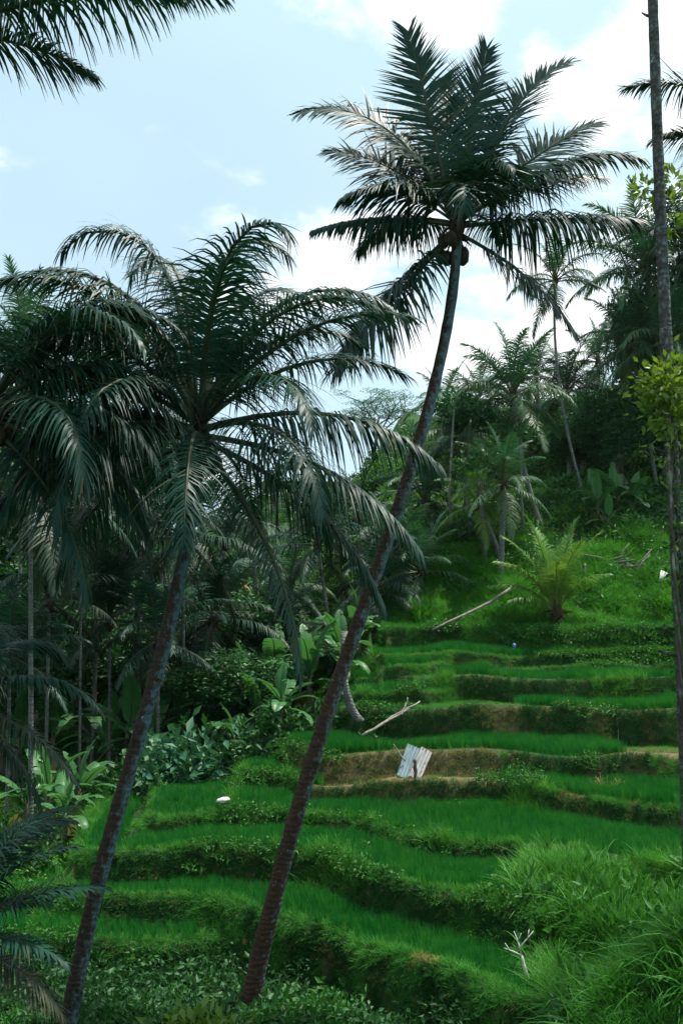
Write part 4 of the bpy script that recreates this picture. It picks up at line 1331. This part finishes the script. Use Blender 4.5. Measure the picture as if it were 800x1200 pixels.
for px, py, Y, s, lab in BAN:
    banana(foot(px, py, Y), s, lab, 7 + int(rng.random() * 4))


# ---------------------------------------------------------------- shrubs, undergrowth
SH = {
    'weed': [leafy('foliage', M['weed'], 620, .55, .10, .85) for _ in range(3)],
    'lime': [leafy('foliage', M['weed_lime'], 330, .50, .19, .75) for _ in range(2)],
    'jungle': [leafy('foliage', M['jungle'], 520, .8, .17, .8) for _ in range(3)],
    'teal': [leafy('foliage', M['jungle_teal'], 420, .6, .16, .8) for _ in range(2)],
}
_st = MB()
for k in range(7):
    a = k * .9
    _st.tube([(0, 0, -.1), (.12 * math.cos(a), .12 * math.sin(a), .2), (.30 * math.cos(a), .30 * math.sin(a), .27)], [.018, .012, .006], 5)
STEM = _st.mesh('stem', M['bark'])


def shrub(loc, s, kind, label, group=None):
    root = thing('shrub', loc, label, 'shrub', group, rng.random() * 6.28, s)
    link('foliage', SH[kind][int(rng.integers(len(SH[kind])))], root)
    link('stem', STEM, root)
    return root


SHR = [
    (228, 880, 27.5, 2.6, 'teal', 'bushy blue green shrub between the two front trunks'), (200, 885, 26.8, 2.0, 'teal', 'low blue green shrub beside the rounded rice field corner'),
    (256, 870, 28.5, 2.2, 'jungle', 'dark green shrub below the banana grove'), (175, 905, 26.5, 1.7, 'jungle', 'dark shrub at the left tip of the rounded rice field'),
    (310, 868, 28.0, 1.6, 'jungle', 'dark shrub at the foot of the banana grove'), (345, 850, 28.5, 1.8, 'jungle', 'dark shrub by the bright grassy corner under the grove'),
    (230, 1178, 14.6, 1.15, 'lime', 'bright lime leaved shrub at the foot of the lichen spotted trunk'),
    (262, 1192, 14.4, .95, 'lime', 'small yellow green shrub beside the lichen spotted trunk foot'),
    (200, 1200, 14.2, .7, 'weed', 'leafy green shrub left of the bright lime shrub'),
    (340, 1185, 14.8, 1.2, 'weed', 'broad round leafy shrub right of the lichen spotted trunk foot'),
    (385, 1170, 15.2, 1.1, 'weed', 'leafy green shrub under the widest rice terrace'),
    (420, 1195, 14.2, .7, 'weed', 'low green shrub at the ravine edge below the rice sweep'),
    (20, 1170, 14.6, .9, 'weed', 'dense green shrub beside the low feathery young palm'),
    (60, 1165, 14.8, .8, 'weed', 'green shrub against the blue grey palm trunk'),
    (30, 1205, 13.4, .9, 'weed', 'dark leafy shrub in the ravine bottom'),
    (105, 1185, 14.2, .9, 'weed', 'fresh green shrub just right of the blue grey palm trunk'),
    (150, 1160, 15.2, .8, 'weed', 'green shrub below the lowest rice strip'),
    (185, 1135, 16.2, .6, 'weed', 'small shrub on the bank under the lowest rice strip'),
    (236, 1105, 17.2, .5, 'weed', 'slim upright leafy shrub at the end of the lowest rice strip'),
    (569, 915, 23.6, .55, 'weed', 'bright bushy shrub on the bare bank right of the metal sheets'),
    (612, 920, 23.0, .95, 'weed', 'large rounded green shrub in front of the bare bank'),
    (545, 660, 36.5, .8, 'teal', 'dark round shrub on the left grass mound above the fallen pole'),
    (660, 575, 40.5, 1.2, 'jungle', 'dark shrub left of the hillside banana clump'),
    (690, 610, 39, 1.2, 'weed', 'green shrub below the hillside banana clump'),
    (730, 600, 39.5, 1.3, 'weed', 'wide green shrub under the hillside banana clump'),
    (765, 590, 39.5, 1.1, 'weed', 'green shrub beside the vine covered trunk on the slope'),
    (640, 600, 39.5, 1.1, 'jungle', 'dark shrub above the young yellow palm'),
    (612, 610, 39, 1.0, 'jungle', 'dark shrub behind the short silver palm'),
    (466, 1055, 16.6, .35, 'weed', 'small weed shrub on the grass below the rice'),
    (632, 1045, 16.4, .55, 'teal', 'silvery leaved shrub at the top of the grassy spur'),
    (700, 1085, 14.2, .5, 'lime', 'yellow tipped leafy shrub in the hollow of the grassy spur'),
    (740, 1070, 14.6, .55, 'weed', 'leafy shrub in the hollow beside the yellow tipped one'),
    (680, 1120, 13.4, .45, 'weed', 'low leafy shrub in the lower hollow of the spur'),
    (435, 822, 27.0, .6, 'jungle', 'dark shrub by the curved pale stem'),
    (480, 800, 28.6, .7, 'weed', 'green shrub on the side steps above the leaning poles'),
]
for px, py, Y, s, kd, lab in SHR:
    shrub(foot(px, py, Y), s, kd, lab)

# uncountable ground cover: ravine bottom, hillside and jungle floor
M['under'] = leaf_mat('under', (.045, .165, .026), (.110, .265, .040), rough=.55, trans=.35, spec=.15, nscale=.8)
cov_src = [source('cover', m_) for m_ in (leafy('cover', M['under'], 130, .36, .11, .8), leafy('cover', M['under'], 130, .34, .08, .9), leafy('cover', M['jungle'], 120, .42, .14, .8), leafy('cover', M['jungle'], 130, .40, .12, .8))]
x, y = sample(9000, -9, 5, 11.5, 19)
D1 = lip_dist(0, x, y)
ok = (D1 < -.1) & in_view(x, y, 1.5) & (x < 2.6 + (15.5 - y) * .1)
ok &= rng.random(len(x)) < np.where(D1 > -1.2, .35, .5)
xa, ya = x[ok], y[ok]; sa = .55 + .5 * rng.random(len(xa)); pa = rng.integers(0, 2, len(xa))
x, y = sample(7000, -19, 4, 18, 46)
Dm = np.max([lip_dist(i, x, y) for i in range(2, 12)], 0)
ok = (Dm < -.5) & (y > 20.6) & in_view(x, y, 2) & (rng.random(len(x)) < .8)
xb, yb = x[ok], y[ok]; sb = .7 + .8 * rng.random(len(xb)); pb = rng.integers(1, 4, len(xb))
x, y = sample(7000, -6, 32, 39.6, 75)
ok = in_view(x, y, 3) & ((x > 2) | (y > 44)) & (x > -1)
xc, yc = x[ok], y[ok]; sc_ = 1.0 + 1.3 * rng.random(len(xc)); pc = rng.integers(1, 4, len(xc))
x, y = sample(2500, -40, 3, 44, 80)
ok = in_view(x, y, 3) & (rng.random(len(x)) < .45) & ~((x < -8) & (x > -22) & (y < 68))
xd, yd = x[ok], y[ok]; sd_ = 1.0 + 1.4 * rng.random(len(xd)); pd = rng.integers(1, 4, len(xd))
for nm, xx, yy, ss, pp, lab in (('undergrowth', xa, ya, sa, pa, 'tangled leafy undergrowth along the ravine edge below the rice'),
                                ('undergrowth', xb, yb, sb, pb, 'dark leafy undergrowth on the shady ravine floor'),
                                ('undergrowth', xc, yc, sc_, pc, 'dense bushy cover on the wooded hillside'),
                                ('undergrowth', xd, yd, sd_, pd, 'bushy cover on the far side of the valley')):
    n = len(xx)
    scatter(nm, np.stack([xx, yy, height(xx, yy) - .05], 1), np.stack([rng.normal(0, .15, n), rng.normal(0, .15, n), rng.random(n) * 6.28], 1), ss, pp, cov_src, lab, 'undergrowth')
# grass and rice on the far steps at the left
x, y = sample(22000, -26, -3, 40, 70)
ok = in_view(x, y, 2) & (x < -.16 * y)
x, y = x[ok], y[ok]; n = len(x)
far_rice = blades('far_rice', M['rice'], 26, .35, .36, .03, .35, .2)
far_grass = blades('far_grass', M['grass'], 26, .35, .30, .03, .7, .6)
scatter('far_field_grass', np.stack([x, y, height(x, y) - .03], 1), np.stack([0 * x, 0 * x, rng.random(n) * 6.28], 1), .9 + .4 * rng.random(n), (slope(x, y) > .5).astype(int), [far_rice, far_grass], 'rice and grass on the small far steps seen between the trunks', 'grass')


# ---------------------------------------------------------------- small things on the terraces
def metal_mat(name, c1, c2, rust):
    m, N, L = nodes(name)
    c = mixc(N, L, c1, c2, ramp(N, L, noise(N, L, 3, 6, .65), .35, .65))
    c = mixc(N, L, c, rust, ramp(N, L, noise(N, L, 2.2, 7, .7, 'Generated', (2, 1, 1.2)), .52, .57))
    p = N.new('ShaderNodeBsdfPrincipled'); L.new(c, p.inputs['Base Color'])
    p.inputs['Roughness'].default_value = .55; p.inputs['Metallic'].default_value = .15
    o = N.new('ShaderNodeOutputMaterial'); L.new(p.outputs[0], o.inputs['Surface'])
    return m


M['sheet_blue'] = metal_mat('sheet_blue', (.15, .24, .27), (.28, .35, .37), (.07, .14, .17))
M['sheet_rust'] = metal_mat('sheet_rust', (.25, .27, .27), (.40, .41, .40), (.17, .06, .028))


def sheet(loc, w, h, lean, roll, m, label):
    """corrugated sheet: real waves and thickness"""
    nx_, nz_ = 49, 7
    u = np.linspace(-w / 2, w / 2, nx_); z = np.linspace(0, h, nz_)
    U, Z = np.meshgrid(u, z)
    Y_ = .016 * np.sin(U / .076 * 2 * np.pi) + .01 * np.sin(Z * 5 + U * 3)
    F_ = np.stack([U, Y_, Z], -1).reshape(-1, 3); B_ = F_ + np.array([0, .004, 0])
    i = np.arange(nx_ * nz_).reshape(nz_, nx_)
    q = np.stack([i[:-1, :-1], i[:-1, 1:], i[1:, 1:], i[1:, :-1]], -1).reshape(-1, 4)
    o = link('corrugated_sheet', make_mesh('corrugated_sheet', np.concatenate([F_, B_]), np.concatenate([q, q[:, ::-1] + nx_ * nz_]), m, True))
    o.location = loc; o.rotation_euler = (lean, roll, 0)
    return tag(o, label, 'metal sheet')


s1 = at(472, 911, 24.35); s2 = at(485, 912, 24.2)
sheet((s1.x, s1.y, s1.z), .34, .90, R(-34), R(24), M['sheet_blue'], 'bluish corrugated sheet leaning on the bare earth bank')
sheet((s2.x, s2.y, s2.z), .32, .88, R(-36), R(30), M['sheet_rust'], 'pale corrugated sheet with a rust patch leaning on the bare bank')


def pole(name, pts, r, m, label, cat, parent=None, n=7):
    p0 = Vector(pts[0])
    b = MB(); q = np.array([tuple(Vector(p) - p0) for p in pts])
    t = np.linspace(0, 1, 10)
    q2 = np.stack([np.interp(t, np.linspace(0, 1, len(q)), q[:, i]) for i in range(3)], 1)
    b.tube(q2 + rng.normal(0, .008, q2.shape), np.interp(t, [0, 1], r) * (1 + .1 * rng.normal(size=10)), n)
    o = link(name, b.mesh(name, m, True)); o.location = p0
    return tag(o, label, cat)


pole('wooden_post', [at(487, 917, 24.0), at(486, 890, 24.1)], (.055, .04), M['bark'], 'short dark post propping the rust patched sheet', 'post')
pole('bamboo_stake', [at(474, 892, 24.5), at(461, 872, 24.7)], (.018, .014), M['dead_wood'], 'thin pale stake poking out beside the bluish sheet', 'stake')
pole('fallen_pole', [at(507, 737, 33.0), at(540, 722, 33.4), at(575, 705, 34.0), at(602, 687, 34.8)], (.035, .055), M['dead_wood'], 'long fallen grey pole lying across the top terrace edge', 'pole')
pole('leaning_pole', [at(424, 862, 25.6), at(455, 845, 26.2), at(492, 822, 27.3)], (.035, .02), M['dead_wood'], 'grey leaning dead pole beside the curved pale stem', 'pole')
pole('leaning_pole', [at(432, 858, 25.8), at(462, 838, 26.6), at(486, 826, 27.0)], (.03, .02), M['dead_wood'], 'thinner dead pole lying against the grey leaning pole', 'pole')
pole('leaning_pole', [at(470, 838, 26.4), at(478, 818, 26.7)], (.03, .015), M['dead_wood'], 'short broken branch sticking up from the leaning poles', 'pole')
pole('curved_stem', [at(424, 846, 26.6), at(415, 836, 26.6), at(407, 818, 26.6), at(402, 790, 26.6), at(404, 740, 26.8)], (.12, .10), M['bark_grey'], 'pale curved palm stem behind the lichen spotted trunk', 'stem')
for k, (px, py, Y, lab) in enumerate([(569, 668, 38, 'thin white trunk left of the short silver palm'), (614, 610, 40, 'thin straight white trunk below the spreading palm'), (552, 640, 41, 'slim pale trunk beside the bushy palm'), (530, 640, 40, 'slim pale trunk nearest the leaning lichen palm')]):
    b_ = foot(px, py, Y)
    r_ = thing('slender_tree', b_, lab, 'tree')
    link('trunk', MB().tube([(0, 0, -.2), (-.1, 0, 2.0), (-.15 + .1 * k, 0, 4.2 + .5 * k)], [.075, .06, .04], 7).mesh('trunk', M['bark_grey']), r_)
    o = link('crown', SH['jungle'][k % 3], r_); o.location = (-.15 + .1 * k, 0, 3.8 + .5 * k); o.scale = (1.3, 1.3, 1.6)

# dead white branch on the edge of the rice sweep
db = foot(622, 1150, 14.6)
root = thing('dead_branch', db, 'bare white dead branch forked like antlers beside the grassy spur', 'branch')
k = 14.6 / 1152
b = MB()
for pts, r in (([(0, 0, -.1), (-.06, 0, .16), (-.1, .02, .3), (-.12, .02, .42)], (.032, .018)),
               ([(-.12, .02, .42), (-.3, .0, .5), (-.36, -.02, .6)], (.015, .005)), ([(-.12, .02, .42), (-.17, .04, .6), (-.22, .05, .74)], (.016, .005)),
               ([(-.15, .03, .52), (-.05, .05, .62), (.06, .06, .74)], (.014, .004)), ([(-.03, .05, .64), (.0, .07, .76)], (.008, .003)),
               ([(-.3, 0, .5), (-.37, .03, .52)], (.007, .003)), ([(-.17, .04, .6), (-.12, .03, .72)], (.008, .003))):
    b.tube(pts, np.linspace(r[0], r[1], len(pts)), 6)
link('limb', b.mesh('limb', M['white_wood'], True), root)

# white leaning board by the tall trunk, brush pile, straw heap
wb = at(771, 634, 36.3)
o = link('white_board', MB().box((0, 0, .42), (.34, .03, .95)).mesh('white_board', M['white_wood']))
o.location = (wb.x, wb.y, hz(wb.x, wb.y) - .02); o.rotation_euler = (R(-14), R(22), R(10))
tag(o, 'white board leaning on the grass slope by the vine trunk', 'board')
bp = foot(735, 636, 37.6)
root = thing('brush_pile', bp, 'heap of grey cut sticks on the grass slope below the banana clump', 'brush pile')
for i in range(26):
    a = rng.normal(.35, .5); l = rng.uniform(.7, 1.7)
    p = np.array([rng.normal(0, .5), rng.normal(0, .25), .08 + .35 * rng.random()])
    d = np.array([math.cos(a), rng.normal(0, .3), math.sin(a) * .7]) * l / 2
    link('stick', MB().tube([p - d, p + d * .2 + rng.normal(0, .04, 3), p + d], [.03, .024, .01], 5).mesh('stick', M['dead_wood']), root)
for i, (px, py) in enumerate([(666, 640), (684, 642), (658, 646)]):
    q_ = foot(px, py, 36.8)
    pole('dead_stump', [q_ + Vector((0, 0, -.1)), q_ + Vector((.12 - .1 * i, 0, .35)), q_ + Vector((.2 - .2 * i, 0, .7))], (.07, .03), M['dead_wood'],
         ['grey snag right of the young yellow palm', 'grey snag between the young yellow palm and the stick heap', 'leaning grey snag beside the young yellow palm fronds'][i], 'snag')
sh = foot(714, 912, 22.9)
_s = blades('straw', M['straw'], 260, .30, .26, .010, 1.6, 1.2, 4)
o = link('straw_heap', _s.data); o.location = (sh.x, sh.y, sh.z + .08); o.scale = (1.3, 1.1, 1.3)
tag(o, 'heap of dry straw on the bank below the brown earth knob', 'straw heap')
wp = foot(262, 944, 22.95)
o = link('white_sack', MB().blob((0, 0, .07), (.16, .10, .07), .12, 12, 8).mesh('white_sack', M['white_wood'], True))
o.location = wp + Vector((0, 0, .15)); o.rotation_euler = (0, R(-12), R(15))
tag(o, 'small white sack lying at the corner of the rice terrace', 'sack')

# trickle of water at the end of the rice strip, a blue irrigation pipe on the upper bank
m, N, L = nodes('water')
p = N.new('ShaderNodeBsdfPrincipled'); p.inputs['Base Color'].default_value = (.55, .62, .66, 1); p.inputs['Roughness'].default_value = .12
o_ = N.new('ShaderNodeOutputMaterial'); L.new(p.outputs[0], o_.inputs['Surface']); M['water'] = m
wt = [Vector((xx_, yy_, hz(xx_, yy_) + .05)) for xx_, yy_ in ((7.42, 27.0), (7.40, 26.85), (7.36, 26.7), (7.30, 26.5), (7.22, 26.3))]
pole('water_trickle', wt, (.006, .022), M['water'], 'thin white trickle of water dropping beside the rice strip', 'water')
bpz = foot(601, 750, 32.7)
M['blue_plastic'] = solid_mat('blue_plastic', (.05, .12, .32), (.09, .18, .40), 6, .4, .05)
pole('water_pipe', [bpz + Vector((0, -.15, -.05)), bpz + Vector((0, -.12, .42))], (.055, .05), M['blue_plastic'], 'short blue pipe on the bank under the top terrace', 'pipe')
# yellow blossom umbrella in the valley gap
yb = foot(287, 735, 46)
root = thing('garden_parasol', yb, 'tiny yellow parasol in the valley gap by the lone palm', 'parasol')
M['yellow'] = solid_mat('yellow', (.13, .115, .02), (.18, .15, .03), 3, .7, .05)
zt = max(at(287, 688, 46).z - yb.z, 1.5)
link('pole', MB().tube([(0, 0, -.1), (0, 0, zt)], [.03, .03], 6).mesh('pole', M['bark_grey']), root)
b = MB()
b.tube([(0, 0, zt - .22), (0, 0, zt - .05), (0, 0, zt + .12)], [.30, .18, .02], 10)
link('canopy', b.mesh('canopy', M['yellow']), root)


# ---------------------------------------------------------------- humid air
m, N, L = nodes('haze')
pv = N.new('ShaderNodeVolumePrincipled')
pv.inputs['Color'].default_value = (.80, .93, .97, 1)
pv.inputs['Density'].default_value = .00007
pv.inputs['Anisotropy'].default_value = .3
o_ = N.new('ShaderNodeOutputMaterial'); L.new(pv.outputs[0], o_.inputs['Volume'])
hzb = link('haze', MB().box((0, 420, 24), (1060, 1000, 52)).mesh('haze', m))
tag(hzb, 'thin humid air over the valley', 'haze', kind='stuff')
scene.cycles.volume_bounces = 0
